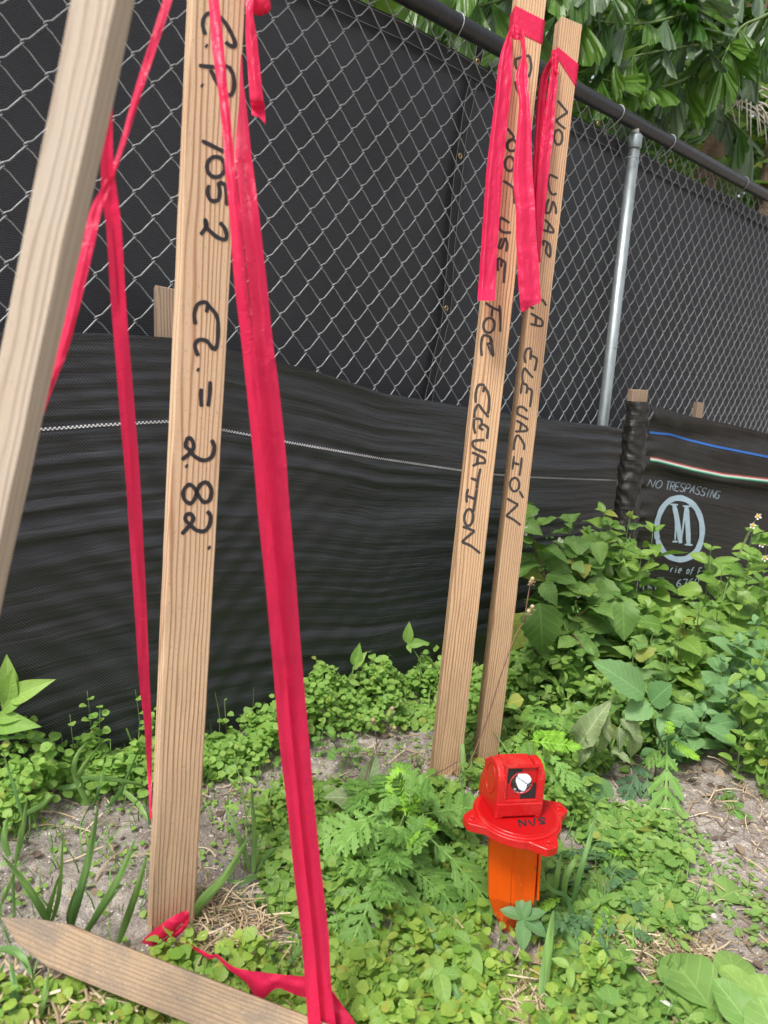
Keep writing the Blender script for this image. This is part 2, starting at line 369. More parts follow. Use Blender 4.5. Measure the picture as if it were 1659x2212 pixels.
MT['grain'] = straw_mat('sand_crumbs', (.2, .17, .15), (.4, .36, .32), (.62, .6, .56))
t = NT('sandy_soil'); v = t.tex('Object')
lg = t.noise(v, 3.5, 6, .62); md = t.noise(v, 30, 5, .65); fn = t.noise(v, 330, 4, .75); fn2 = t.noise(v, 900, 2, .7)
c = t.mix(t.ramp(lg, [(.36, 1.0), (.58, 0.0)]), (.52, .47, .41), (.27, .22, .18))
c = t.mix(t.ramp(md, [(.42, .75), (.6, 0.0)]), c, (.2, .16, .14))
c = t.mix(t.ramp(fn, [(.36, .9), (.5, 0.0)]), c, (.1, .085, .08)); c = t.mix(t.ramp(fn2, [(.56, 0.0), (.66, .7)]), c, (.68, .66, .63))
nm = t.bump(md, .7, .012); nm = t.bump(fn, .8, .003, nm); nm = t.bump(fn2, .5, .001, nm)
MT['sand'] = t.fin(c, .92, 0, nm, .2)
t = NT('palm_bark'); v = t.tex('Object', (1, 1, 1)); a = t.noise(t.tex('Object', (1, 1, 6)), 20, 5, .7); b_ = t.noise(v, 120, 4, .7)
MT['bark'] = t.fin(t.mix(a, (.1, .06, .04), (.36, .25, .17)), .9, 0, t.bump(t.math('ADD', a, b_), 1, .01))
MT['root'] = simple('pale_stalks', (.42, .39, .33), .7)

# ------------------------------------------------------------------ the ground, one sheet to the horizon
def axis(lo, hi, step, far):
    a = list(np.arange(lo, hi+1e-6, step)); s = step; x = hi
    while x < far: s *= 1.5; x += s; a.append(x)
    s = step; x = lo
    while x > -far: s *= 1.5; x -= s; a.insert(0, x)
    return np.array(a)
gx = axis(-1.3, 2.2, .014, 120); gy = axis(.45, 3.6, .014, 120)
XX, YY = np.meshgrid(gx, gy); ZZ = ground_z(XX, YY)
nv = np.stack([XX, YY, ZZ], -1).reshape(-1, 3); W_, H_ = len(gx), len(gy)
idx = np.arange(W_*H_).reshape(H_, W_); q = np.stack([idx[:-1, :-1], idx[:-1, 1:], idx[1:, 1:], idx[1:, :-1]], -1).reshape(-1, 4)
me = bpy.data.meshes.new('ground'); me.vertices.add(len(nv)); me.vertices.foreach_set('co', nv.ravel())
me.loops.add(q.size); me.polygons.add(len(q)); me.loops.foreach_set('vertex_index', q.ravel()); me.polygons.foreach_set('loop_start', np.arange(0, q.size, 4)); me.update(calc_edges=True)
me.polygons.foreach_set('use_smooth', [True]*len(q)); me.materials.append(MT['sand'])
tag(obj('ground', me), 'grey sandy soil under the weeds and stakes', kind='structure')

# ------------------------------------------------------------------ chain-link fence
RAILZ = 1.806
fence = empty('chain_link_fence', Vector((0, FA, 0)), 'galvanised chain link fence with black top rail and steel post', 'fence')
def fpt(s, z, off=0): return Vector((0, FA, z)) + FD*s + FN*off
PIT = .081; HP = PIT/2; WR = .0017
def wire_mesh(k):
    b = MB(); pts = []
    z = .02; side = k
    lim = RAILZ+.035
    while z < lim:
        # bends: a short flat turn that hooks over the neighbour's
        x = HP/2*(1 if side else -1); e = .0024*(1 if side else -1)
        d0 = .0022 if side else -.0022
        pts += [(x*.93-e*0, -d0, z-.0035), (x+e, -d0*.6, z-.0008), (x+e, d0*.6, z+.0012), (x*.93, d0, z+.0040)]
        nx = -x
        pts += [(x*.45, d0*1.2, z+HP*.26+.0022*(1 if side else -1)), (-x*.4, d0*1.2, z+HP*.70+.0022*(1 if side else -1))]
        z += HP; side = 1-side
    pts += [(pts[-1][0]*.6, 0, pts[-1][2]+.012)]
    b.tube([Vector(p) for p in pts], WR, 6); return b.build('wire', MT['wire'], True)
WM = [wire_mesh(0), wire_mesh(1)]
s0, s1 = -1.3, 3.3
nW = int((s1-s0)/HP)
rot = Matrix((FD, -FN, Vector((0, 0, 1)))).transposed().to_4x4()
for i in range(nW):
    o = obj_m('wire', WM[i % 2], fence, Matrix.Translation(fpt(s0+i*HP+rng.uniform(-.0004, .0004), rng.uniform(-.0006, .0006), rng.uniform(-.0006, .0006))) @ rot)
b = MB(); b.tube([fpt(-1.6+i*.35, RAILZ, .028) for i in range(20)], .0235, 20); obj('top_rail', b.build('top_rail', MT['rail'], True), fence)
def post_line(px0, py0, px1, py1, off): return fence_pt(px0, py0, off), fence_pt(px1, py1, off)
pt_, pb_ = post_line(1372, 300, 1302, 915, .032)
pb2 = pb_+(pb_-pt_).normalized()*1.2
b = MB(); b.tube([pt_, (pt_+pb2)/2, pb2], .0205, 24); post = obj('post', b.build('post', MT['galv'], True), fence)
b = MB(); dn = (pb_-pt_).normalized(); b.tube([pt_+dn*.032, pt_+dn*.030, pt_-dn*.008, pt_-dn*.016], [.0235, .0245, .0245, .019], 24)
cp = obj('post_cap', b.build('post_cap', MT['galv'], True), fence)
b = MB(); b.tube([pt_-dn*.016, pt_-dn*.03, pt_-dn*.045, pt_-dn*.05], [.012, .010, .008, .003], 10); tag(obj('paint_dab', b.build('paint_dab', MT['white'], True), fence), 'white painted tip on the post top')
def ring(c, ax, r, n=20, flat=1.0):
    ax = Vector(ax).normalized(); u = ax.orthogonal().normalized(); v = ax.cross(u)
    return [Vector(c)+(u*math.cos(2*math.pi*k/n)+v*math.sin(2*math.pi*k/n)*flat)*r for k in range(n+1)]
for (px, py) in ((1362, 341), (1322, 750)):
    c0 = fence_pt(px, py, .032); b = MB(); rr = ring(c0, dn+FD*.12, .0235, 20)
    b.tube(rr, .0015, 6); b.tube([c0+FD*.0235, c0+FD*.035-FN*.02+Vector((0, 0, -.006)), c0+FD*.04-FN*.03], .0014, 6)
    obj('tie_wire', b.build('tie_wire', MT['wire'], True), fence)
for (px, py, px2, py2) in ((985, 62, 970, 105), (1334, 236, 1306, 286), (1446, 298, 1420, 345), (1605, 388, 1590, 425), (1215, 172, 1195, 215)):
    c0 = fence_pt(px, py, .028); c0.z = RAILZ; lo_ = fence_pt(px2, py2, .004)
    b = MB(); arc = []
    for k in range(13):
        a = math.radians(-40+k*22)
        arc.append(c0+FN*math.cos(a)*.0255+Vector((0, 0, 1))*math.sin(a)*.0255+FD*(k*.0006))
    b.tube([lo_, lo_*.5+arc[0]*.5+FN*.006]+arc+[arc[-1]*.4+lo_*.6-FN*.004, lo_+FD*.004], .0016, 6)
    b.tube([lo_+FD*(.004*math.cos(k))+FN*(.004*math.sin(k))+Vector((0, 0, -.0015*k+.006)) for k in range(12)], .0013, 5)
    obj('tie_wire', b.build('tie_wire', MT['wire'], True), fence)
# barbs above the rail are the twisted wire ends
for i in range(0, nW, 2):
    b = MB(); p0 = fpt(s0+i*HP, RAILZ+.012, .004); a = random.uniform(-.3, .3)
    b.tube([p0, p0+Vector((.004, a*.02, .014)), p0+Vector((.010+a*.01, .01*a, .026))], .0015, 5)
    b.tube([p0+Vector((0, 0, .010)), p0+FD*(-.010)+Vector((0, 0, .020))], .0015, 5)
    obj('wire_tip', b.build('wire_tip', MT['wire'], True), fence)

# ------------------------------------------------------------------ privacy screen behind the mesh
def sheet(top, bot, off, name, mat, nu=120, nvv=70, amp=.004, seedv=0.0, ztop=None):
    vs = []; uv = []
    for j in range(nvv+1):
        for i in range(nu+1):
            s = top[0]+(top[1]-top[0])*i/nu; zt = ztop(s) if ztop else top[2]
            z = bot+(zt-bot)*j/nvv
            d = amp*(noise.noise(Vector((s*1.6, z*1.1, seedv)))*2.2+noise.noise(Vector((s*5, z*3, seedv+4)))*.9)
            vs.append(fpt(s, z, off+d)); uv.append((s, z))
    fs = [(j*(nu+1)+i, j*(nu+1)+i+1, (j+1)*(nu+1)+i+1, (j+1)*(nu+1)+i) for j in range(nvv) for i in range(nu)]
    return mesh(name, vs, fs, mat, True, uv)
def hem_z(s): return 1.77-.02*np.clip((s-.2)/1.0, 0, 1)-.012*abs(math.sin(s*2.9))
screen = empty('privacy_screen', fpt(0, 0, -.03), 'black woven privacy screen hung behind the chain link mesh', 'screen')
obj('fabric', sheet((-1.5, 5.2, 1.76), .02, -.03, 'fabric', MT['screen'], 200, 70, .006, 1.0, hem_z), screen)
b = MB(); bt = MB()
NS = 160; zz = []
for i in range(NS+1):
    s = -1.4+6.4*i/NS; z = hem_z(s); d = .006
    zz.append((s, z))
vs = []
for s, z in zz: vs += [fpt(s, z+.002, -.012), fpt(s, z-.045, -.012)]
b.add(vs, [(2*i, 2*i+1, 2*i+3, 2*i+2) for i in range(NS)]); obj('hem', b.build('hem', MT['hem']), screen)
for dz in (-.004, -.041):
    b = MB(); b.tube([fpt(s, z+dz, -.0105) for s, z in zz], .0007, 4); obj('stitching', b.build('stitching', MT['thread']), screen)
seam = [(1040, 85), (1031, 135), (1010, 235), (994, 337), (976, 520), (965, 666), (950, 745), (935, 810), (924, 870)]
sp_ = [fence_pt(x, y, -.014) for x, y in seam]; sp_ = [Vector(p) for p in catmull(sp_, 6)]
b = MB(); vs = []; ww = [.017*(1+.12*math.sin(i*.7)) for i in range(len(sp_))]
for p, w2 in zip(sp_, ww): vs += [p-FD*w2, p+FD*w2]
b.add(vs, [(2*i, 2*i+1, 2*i+3, 2*i+2) for i in range(len(sp_)-1)]); obj('seam_band', b.build('seam_band', MT['hem']), screen)
for sg in (-1, 1):
    b = MB(); b.tube([p+FD*w2*.93*sg+FN*.0012 for p, w2 in zip(sp_, ww)], .0006, 4); obj('stitching', b.build('stitching', MT['thread']), screen)
for (px, py) in ((1032, 133), (994, 337), (964, 666), (1292, 267), (1449, 348), (1561, 427), (1215, 215)):
    c0 = fence_pt(px, py, -.009); b = MB(); b.tube(ring(c0, FN, .0062, 16), .0022, 8); obj('grommet', b.build('grommet', MT['brass'], True), screen)
# faint folds in the cloth
for (x0, y0, x1, y1) in ((480, 270, 640, 245), (770, 195, 800, 330), (830, 500, 900, 470), (700, 520, 760, 700)):
    pass

# ------------------------------------------------------------------ silt fence, left run
def poly_fence_s(px, py, off):
    q = fence_pt(px, py, off); return (q-Vector((0, FA, 0))).dot(FD)
SOFF = .10
top_px = [(-160, 712), (0, 716), (140, 718), (240, 721), (300, 725), (372, 730), (425, 741), (480, 753), (595, 780), (700, 808), (829, 850), (933, 866), (1075, 890), (1153, 901), (1308, 920), (1348, 928), (1500, 952), (1700, 990)]
tops = [((fence_pt(x, y, SOFF)-Vector((0, FA, 0))).dot(FD), fence_pt(x, y, SOFF).z) for x, y in top_px]
def top_z(s): return float(np.interp(s, [a for a, _ in tops], [b_ for _, b_ in tops]))
STK = (fence_pt(353, 700, SOFF)-Vector((0, FA, 0))).dot(FD)
def sfold(s, z):
    zt = top_z(s); u = zt-z
    pull = math.exp(-((s-STK)/.14)**2)
    r = .0018*math.sin(u*120+7*noise.noise(Vector((s*.8, u*4, 2))))*(noise.noise(Vector((s*1.3, u*7, 9)))+.25)*2+.0042*math.sin(u*40+4*noise.noise(Vector((s*.7, u*3, 4))))*max(0, noise.noise(Vector((s*1.1, u*5, 19)))+.1)*1.6
    r += .012*noise.noise(Vector((s*.9, z*4, 3)))*min(1, u*6+.1)
    fan = (abs(s-STK)*.9+u*1.0)
    r += .0028*math.sin(fan*75+3*noise.noise(Vector((s*3, u*4, 1))))*math.exp(-abs(s-STK)*2.2)*min(1, u*5)
    r += .0016*math.sin(u*230+s*5+6*noise.noise(Vector((s*1.2, u*3, 5))))*max(0, noise.noise(Vector((s*1.6, u*6, 7)))+.2)
    return r+.03*pull*(1-.5*min(1, u*2))
silt = empty('silt_fence', fpt(.2, 0, SOFF), 'long black woven silt fence with white dotted stripe, left run', 'silt fence')
def silt_sheet():
    nu, nv_ = 320, 260; sa, sb = tops[0][0], tops[-1][0]; vs = []; uv = []
    for j in range(nv_+1):
        for i in range(nu+1):
            s = sa+(sb-sa)*i/nu; zt = top_z(s); z = zt+(-.14-zt)*j/nv_
            vs.append(fpt(s, z, SOFF+sfold(s, z))); uv.append((s, zt-z+.3*0))
    fs = [(j*(nu+1)+i, (j+1)*(nu+1)+i, (j+1)*(nu+1)+i+1, j*(nu+1)+i+1) for j in range(nv_) for i in range(nu)]
    return mesh('fabric', vs, fs, MT['silt'], True, uv)
obj('fabric', silt_sheet(), silt)
st_px = [(-100, 940), (0, 934), (82, 928), (240, 915), (367, 906), (420, 914), (472, 927), (615, 954), (825, 991), (989, 1015), (1059, 1024), (1139, 1030), (1349, 1038), (1480, 1048)]
spts = [((fence_pt(x, y, SOFF)-Vector((0, FA, 0))).dot(FD), fence_pt(x, y, SOFF).z) for x, y in st_px]
b = MB(); vs = []; uv = []; n_ = 420
for i in range(n_+1):
    s = spts[0][0]+(spts[-1][0]-spts[0][0])*i/n_; z = float(np.interp(s, [a for a, _ in spts], [c_ for _, c_ in spts]))
    for dz in (.0026, -.0026): vs.append(fpt(s, z+dz, SOFF+sfold(s, z+dz)+.002)); uv.append((s, dz+.0042))
b.add(vs, [(2*i, 2*i+1, 2*i+3, 2*i+2) for i in range(n_)], 0, uv); obj('stripe', b.build('stripe', MT['st_white']), silt)
def old_stake(parent, px0, py0, px1, off, wid, thick, zb, name='stake', face=None, mat='wood_old'):
    tp = on_plane((px0+px1)/2, py0, fpt(0, 0, off), FN)
    b = MB(); face = face or FN; sd = face.cross(Vector((0, 0, 1))).normalized()*-1
    lean = Vector((.0, 0, 0)); h = tp.z-zb
    vs = []; 
    for k, zf in enumerate((0, .3, .6, .9, 1)):
        for (a, c_) in ((-1, -1), (1, -1), (1, 1), (-1, 1)):
            j = 0 if zf < 1 else random.uniform(-.004, .003)
            vs.append(Vector((0, 0, zf*h+j)) + Vector((a*wid/2+random.uniform(-.0007, .0007), c_*thick/2, 0)))
    fs = [(4*i+k, 4*i+(k+1) % 4, 4*i+4+(k+1) % 4, 4*i+4+k) for i in range(4) for k in range(4)]+[(16, 17, 18, 19)]
    b.add(vs, fs); me = b.build(name, MT[mat])
    rm = Matrix((sd, -face, Vector((0, 0, 1)))).transposed().to_4x4(); rm.translation = Vector((tp.x, tp.y, zb))
    o = obj_m(name, me, parent, rm)
    md = o.modifiers.new('b', 'BEVEL'); md.width = .0015; md.segments = 2
    return o
old_stake(silt, 330, 622, 383, .075, .040, .036, .0, face=Vector((.35, -1, 0)).normalized())
old_stake(silt, 1497, 869, 1523, .06, .036, .03, .0, face=Vector((.3, -1, 0)).normalized())

# ------------------------------------------------------------------ silt fence, banner run at the right
ban = empty('silt_fence', P(1390, 870, 2.78), 'shiny black silt fence with pale circled M banner print, right run', 'silt fence')
ban.location.z = 0
BA = P(1400, 880, 2.80); BD = Vector((math.sin(math.radians(76)), math.cos(math.radians(76)), 0)); BN = Vector((BD.y, -BD.x, 0)); 
if BN.y > 0: BN = -BN
def bn_pt(s, z, off=0): return Vector((BA.x, BA.y, 0))+BD*s+Vector((0, 0, z))+BN*off
def bn_px(px, py):
    q = on_plane(px, py, BA, BN); v = q-Vector((BA.x, BA.y, 0)); return v.dot(BD), q.z
btop = [bn_px(*q) for q in ((1409, 877), (1445, 885), (1481, 897), (1519, 904), (1600, 922), (1659, 937), (1740, 958), (1830, 985))]
bmid = [bn_px(*q) for q in ((1387, 990), (1419, 993), (1494, 1012), (1560, 1027), (1659, 1037), (1800, 1058))]
def bzt(s): return float(np.interp(s, [a for a, _ in btop], [b_ for _, b_ in btop]))
def bzm(s): return float(np.interp(s, [a for a, _ in bmid], [b_ for _, b_ in bmid]))
def bfold(s, z):
    u = bzt(s)-z; m = bzm(s)-z
    r = .012*noise.noise(Vector((s*3, z*6, 1)))+.006*noise.noise(Vector((s*9, z*9, 5)))
    r += .010*math.sin(u*42+s*7)*math.exp(-((u-.06)/.06)**2)
    r += .014*math.exp(-((m-.015)/.018)**2)*min(1, s*8) - .016*math.exp(-((m-.065)/.03)**2)*min(1, s*8)
    r += .004*math.sin(s*70+z*25)*max(0, noise.noise(Vector((s*4, z*5, 8))))
    r += .006*math.sin(z*95+4*noise.noise(Vector((s*8, z*9, 3))))*math.exp(-(s/.05)**2)
    return r
nu, nv_ = 150, 170; vs = []; uv = []
for j in range(nv_+1):
    for i in range(nu+1):
        s = btop[0][0]+(btop[-1][0]-btop[0][0])*i/nu; zt = bzt(s); z = zt+(-.1-zt)*j/nv_
        vs.append(bn_pt(s, z, bfold(s, z))); uv.append((s, zt-z))
fs = [(j*(nu+1)+i, (j+1)*(nu+1)+i, (j+1)*(nu+1)+i+1, j*(nu+1)+i+1) for j in range(nv_) for i in range(nu)]
obj('fabric', mesh('fabric', vs, fs, MT['silt_b'], True, uv), ban)
# gathered sleeve round its end stake
def sleeve():
    nj, nk = 150, 22; vs = []; uv = []; zt = bn_px(1388, 868)[1]; axs = bn_px(1385, 900)[0]
    for j in range(nj+1):
        z = zt+(-.1-zt)*j/nj; u = zt-z
        cx_ = axs-.030*u*0
        for k in range(nk+1):
            a = math.pi*1.25*(k/nk-.5)+.0
            r = .038+.0018*math.sin(z*150+k*.8+6*noise.noise(Vector((k*.25, z*8, 2))))+.005*noise.noise(Vector((k*.25, z*16, 6)))
            r *= (1+.25*max(0, .03-u)*0)
            q = bn_pt(cx_+math.sin(a)*r*1.12, z, math.cos(a)*r*1.05-.03); vs.append(q); uv.append((k*.004, u))
    fs = [(j*(nk+1)+k, (j+1)*(nk+1)+k, (j+1)*(nk+1)+k+1, j*(nk+1)+k+1) for j in range(nj) for k in range(nk)]
    return mesh('sleeve', vs, fs, MT['silt_b'], True, uv)
obj('sleeve', sleeve(), ban)
def bstake():
    s, z = bn_px(1390, 843); wd = .033
    b = MB(); b.box(bn_pt(s, (z-.1)/2, -.034), BD*wd*.95, BN*.018, Vector((0, 0, (z+.1)/2))); o = obj('stake', b.build('stake', MT['wood_old']), ban)
    md = o.modifiers.new('b', 'BEVEL'); md.width = .002; md.segments = 2
bstake()
def bstripe(name, px, half, mat, off=.0022, dz=0):
    pts = [bn_px(*q) for q in px]; n_ = 160; vs = []; uv = []
    for i in range(n_+1):
        s = pts[0][0]+(pts[-1][0]-pts[0][0])*i/n_; z = float(np.interp(s, [a for a, _ in pts], [c_ for _, c_ in pts]))+dz
        for h_ in (half, -half): vs.append(bn_pt(s, z+h_, bfold(s, z+h_)+off)); uv.append((s, h_))
    obj(name, mesh(name, vs, [(2*i, 2*i+1, 2*i+3, 2*i+2) for i in range(n_)], MT[mat], False, uv), ban)
bl = ((1404, 934), (1419, 936), (1451, 939), (1495, 952), (1544, 964), (1659, 987), (1800, 1012))
bstripe('stripe', bl, .0040, 'st_blue')
tri = ((1404, 991), (1419, 993), (1494, 1012), (1560, 1026), (1659, 1037), (1800, 1058))
bstripe('stripe', tri, .0028, 'st_red', .0022, .0052); bstripe('stripe', tri, .0030, 'st_wht', .0022, 0); bstripe('stripe', tri, .0026, 'st_grn', .0022, -.0052)
# printed marks, following the cloth
def stroke_mesh(strokes, half, to3d, name, mat, nseg=5):
    """strokes in surveyed picture units; to3d puts each point on the surface it is written on"""
    b = MB()
    for st in strokes:
        pts = [np.array(p, float) for p in st]
        if len(pts) == 1: pts = [pts[0]-np.array([half*.5, half*.3]), pts[0]+np.array([half*.5, half*.3])]
        c = catmull(pts, nseg) if len(pts) > 2 else [pts[0]*(1-k/4)+pts[1]*(k/4) for k in range(5)]
        L = []; 
        for i, p in enumerate(c):
            d = c[min(i+1, len(c)-1)]-c[max(i-1, 0)]; l = np.hypot(*d) or 1; nrm = np.array([-d[1], d[0]])/l
            hw = half*(.97+.06*math.sin(i*.9+len(c)))
            if i in (0, len(c)-1): hw *= .7
            L.append((p+nrm*hw, p-nrm*hw))
        vs = []
        for a, b2 in L: vs += [to3d(*a), to3d(*b2)]
        b.add(vs, [(2*i, 2*i+1, 2*i+3, 2*i+2) for i in range(len(L)-1)])
    return b.build(name, mat)
def clusters(strokes, d=6.0):
    n = len(strokes); par = list(range(n))
    def fd(i):
        while par[i] != i: i = par[i]
        return i
    A = [np.array(st, float).reshape(-1, 2) for st in strokes]
    for i in range(n):
        for j in range(i+1, n):
            if np.min(np.hypot(*(A[i][:, None]-A[j][None]).transpose(2, 0, 1))) < d: par[fd(i)] = fd(j)
    g = {}
    for i in range(n): g.setdefault(fd(i), []).append(strokes[i])
    return list(g.values())
def on_ban(px, py):
    s, z = bn_px(px, py); return bn_pt(s, z, bfold(s, z)+.0022)
def ell(cx_, cy_, rx, ry, a0=0, a1=360, n=28, rot=0):
    o = []
    for k in range(n+1):
        a = math.radians(a0+(a1-a0)*k/n); x, y = rx*math.cos(a), ry*math.sin(a); r_ = math.radians(rot)
        o.append((cx_+x*math.cos(r_)-y*math.sin(r_), cy_+x*math.sin(r_)+y*math.cos(r_)))
    return o
def off(strokes, ox, oy, s=.25): return [[(ox+x*s, oy+y*s) for x, y in st] for st in strokes]
obj('emblem', stroke_mesh([ell(1466.5, 1142, 50, 66, -200, 160, 44)], 6.2, on_ban, 'emblem', MT['print'], 2), ban)
emM = off([[(870, 1050), (885, 1200), (905, 1380)], [(955, 1060), (930, 1200), (905, 1380)]], 1244, 829.5)
obj('emblem_letter', stroke_mesh(off([[(850, 1045), (880, 1200), (903, 1375)]], 1244, 829.5)+off([[(955, 1055), (962, 1220), (968, 1380)]], 1244, 829.5), 5.2, on_ban, 'emblem_letter', MT['print'], 3), ban)
obj('emblem_letter', stroke_mesh(off([[(948, 1060), (928, 1200), (903, 1375)], [(845, 1050), (862, 1200), (858, 1350)], [(815, 1040), (885, 1045)], [(925, 1055), (990, 1058)], [(935, 1385), (1000, 1388)], [(835, 1362), (880, 1362)]], 1244, 829.5), 1.9, on_ban, 'emblem_letter', MT['print'], 3), ban)
# block letter glyphs on a unit cell (x right, y up)
GL = {'N': [[(0, 0), (0, 1)], [(0, 1), (1, 0)], [(1, 0), (1, 1)]], 'O': [ell(.5, .5, .5, .5, 0, 360, 10)], 'T': [[(0, 1), (1, 1)], [(.5, 1), (.5, 0)]],
 'R': [[(0, 0), (0, 1)], [(0, 1), (.8, .95), (.95, .75), (.8, .52), (0, .5)], [(.4, .5), (1, 0)]], 'E': [[(1, 1), (0, 1)], [(0, 1), (0, 0)], [(0, 0), (1, 0)], [(0, .5), (.8, .5)]],
 'S': [[(.95, .85), (.6, 1), (.1, .9), (.1, .6), (.5, .5), (.95, .35), (.9, .08), (.4, 0), (0, .15)]], 'P': [[(0, 0), (0, 1)], [(0, 1), (.8, .95), (.95, .75), (.8, .5), (0, .45)]],
 'A': [[(0, 0), (.5, 1)], [(.5, 1), (1, 0)], [(.2, .35), (.8, .35)]], 'I': [[(.5, 0), (.5, 1)]], 'G': [[(.95, .8), (.5, 1), (.05, .7), (.05, .3), (.5, 0), (.95, .2), (.95, .45), (.55, .45)]],
 'M': [[(0, 0), (.1, 1)], [(.1, 1), (.5, .2)], [(.5, .2), (.9, 1)], [(.9, 1), (1, 0)]], 'i': [[(.5, 0), (.5, .6)], [(.5, .85)]], 'e': [[(.1, .35), (.9, .38), (.8, .6), (.4, .65), (.1, .35), (.2, .05), (.8, .1)]],
 'o': [ell(.5, .32, .4, .32, 0, 360, 8)], 'f': [[(.9, .95), (.5, .9), (.4, .5), (.3, -.2)], [(.1, .6), (.8, .6)]], 'r': [[(.2, .6), (.2, 0)], [(.2, .4), (.5, .62), (.8, .6)]], 'a': [[(.85, .6), (.3, .6), (.1, .25), (.4, 0), (.85, .25)], [(.85, .62), (.85, 0)]],
 'n': [[(.15, .6), (.15, 0)], [(.15, .4), (.5, .65), (.85, .45), (.85, 0)]], 'F': [[(0, 0), (0, 1)], [(0, 1), (1, 1)], [(0, .5), (.7, .5)]], '(': [[(.7, 1.05), (.3, .5), (.7, -.05)]], ')': [[(.3, 1.05), (.7, .5), (.3, -.05)]],
 '6': [[(.9, 1), (.3, .8), (.05, .3), (.5, 0), (.95, .25), (.6, .52), (.1, .35)]], '7': [[(0, 1), (1, 1)], [(1, 1), (.4, 0)]], '1': [[(.3, .8), (.6, 1)], [(.6, 1), (.6, 0)]], '0': [ell(.5, .5, .42, .5, 0, 360, 9)], '-': [[(.1, .45), (.9, .45)]], 't': [[(.45, .95), (.45, .1), (.8, 0)], [(.1, .62), (.9, .62)]]}
def line_text(txt, path, h, slant=.25, wfac=.62, gap=.38):
    """lay glyphs along a straight/curved path given by (x,y) ends"""
    out = []; n = len(txt); pts = catmull(path, 12) if len(path) > 2 else [np.array(path[0])*(1-k/12)+np.array(path[1])*(k/12) for k in range(13)]
    pts = np.array(pts); cum = np.concatenate([[0], np.cumsum(np.hypot(*np.diff(pts, axis=0).T))])
    for i, ch in enumerate(txt):
        if ch == ' ': continue
        gl = []
        d = cum[-1]*(i/n); x = np.interp(d, cum, pts[:, 0]); y = np.interp(d, cum, pts[:, 1]); x2 = np.interp(d+1, cum, pts[:, 0]); y2 = np.interp(d+1, cum, pts[:, 1])
        ux, uy = x2-x, y2-y; l = math.hypot(ux, uy) or 1; ux /= l; uy /= l; wd = cum[-1]/n*(1-gap)
        for st in GL[ch]:
            o = []
            for gx_, gy_ in st:
                gx2 = gx_*wd+gy_*h*slant; o.append((x+ux*gx2+uy*gy_*h, y+uy*gx2-ux*gy_*h))
            gl.append(o)
        out.append(gl)
    return out
def fxx(strokes, half, name, mat, **k):
    for st in strokes: obj('letter', stroke_mesh(st, half, on_ban, 'letter', MT[mat], 3), ban)
fxx(line_text('NO', [(1397, 1051), (1432, 1056)], 16, .5, .6, .25), .9, 'lettering', 'print_dim')
fxx(line_text('TRESPASSING', [(1438, 1058), (1490, 1065), (1530, 1074), (1556, 1079)], 18, .35, .6, .22), 1.05, 'lettering', 'print_dim')
fxx(line_text('M', [(1372, 1245), (1400, 1246)], 26, .2, .8, .1), 1.5, 'lettering', 'print')
fxx(line_text('rie of F', [(1447, 1236), (1512, 1240)], 15, .15, .8, .25), 1.0, 'lettering', 'print')
fxx(line_text('(611) 6760', [(1385, 1278), (1512, 1262)], 15, .2, .8, .25), 1.0, 'lettering', 'print')

# ------------------------------------------------------------------ survey stakes
class Stake:
    def __init__(s, name, label, base, top, wid, thick, theta, mat, ext=0, group=None, extb=.06, cut=0.0):
        s.b, s.t = Vector(base), Vector(top); ax = (s.t-s.b).normalized(); s.t = s.t+ax*ext; s.b = s.b-ax*extb
        s.ax = ax; mid = (s.b+s.t)/2; vw = (CAM-mid); n0 = (vw-ax*vw.dot(ax)).normalized()
        s.n = Matrix.Rotation(theta, 3, ax) @ n0; s.x = ax.cross(s.n)*-1
        if s.x.x < 0: s.x = -s.x
        s.w, s.th, s.L = wid, thick, (s.t-s.b).length
        s.mw = Matrix((s.x, -s.n, ax)).transposed().to_4x4(); s.mw.translation = s.b
        N = 60; vs = []
        sd = random.random()*50
        for i in range(N+1):
            z = s.L*i/N
            for a, c_ in ((-1, -1), (1, -1), (1, 1), (-1, 1)):
                vs.append((a*wid/2+.0007*noise.noise(Vector((z*18+a*7, sd, c_))), c_*thick/2+(0 if c_ < 0 else .0008*noise.noise(Vector((z*9, a, sd)))), z+(cut*a*wid/2 if i == N else 0)))
        fs = [(4*i+k, 4*i+(k+1) % 4, 4*i+4+(k+1) % 4, 4*i+4+k) for i in range(N) for k in range(4)]+[(3, 2, 1, 0), (4*N, 4*N+1, 4*N+2, 4*N+3)]
        me = mesh(name, vs, fs, MT[mat]); s.o = bpy.data.objects.new(name, me); COL.objects.link(s.o); s.o.matrix_world = s.mw
        md = s.o.modifiers.new('b', 'BEVEL'); md.width = .0014; md.segments = 2; md.limit_method = 'ANGLE'; md.angle_limit = math.radians(40)
        tag(s.o, label, 'stake', group)
    def face_pt(s, px, py, off=.0005): return on_plane(px, py, s.b+s.n*(s.th/2+off), s.n)
    def loc(s, q): return s.mw.inverted() @ Vector(q)
    def child(s, name, me_world):
        me_world.transform(s.mw.inverted()); o = bpy.data.objects.new(name, me_world); COL.objects.link(o); o.parent = s.o; return o
GS = 'wooden survey stakes standing in the weeds'
Ybot = G(371, 1995).y
cpS = Stake('survey_stake', 'thick survey stake marked C.P. 1052 EL. = 2.82, standing left of centre', P(369, 1995, Ybot), P(467, 0, 1.10), .068, .030, math.radians(15), 'wood_cp', ext=.18, group=GS, extb=.12)
s3 = Stake('survey_stake', 'survey stake lettered DO NOT USE FOR ELEVATION with two long red tails', P(957, 1700, 1.60), P(1144, -4, 1.83), .066, .030, math.radians(16), 'wood_3', group=GS, extb=.12, cut=-.12)
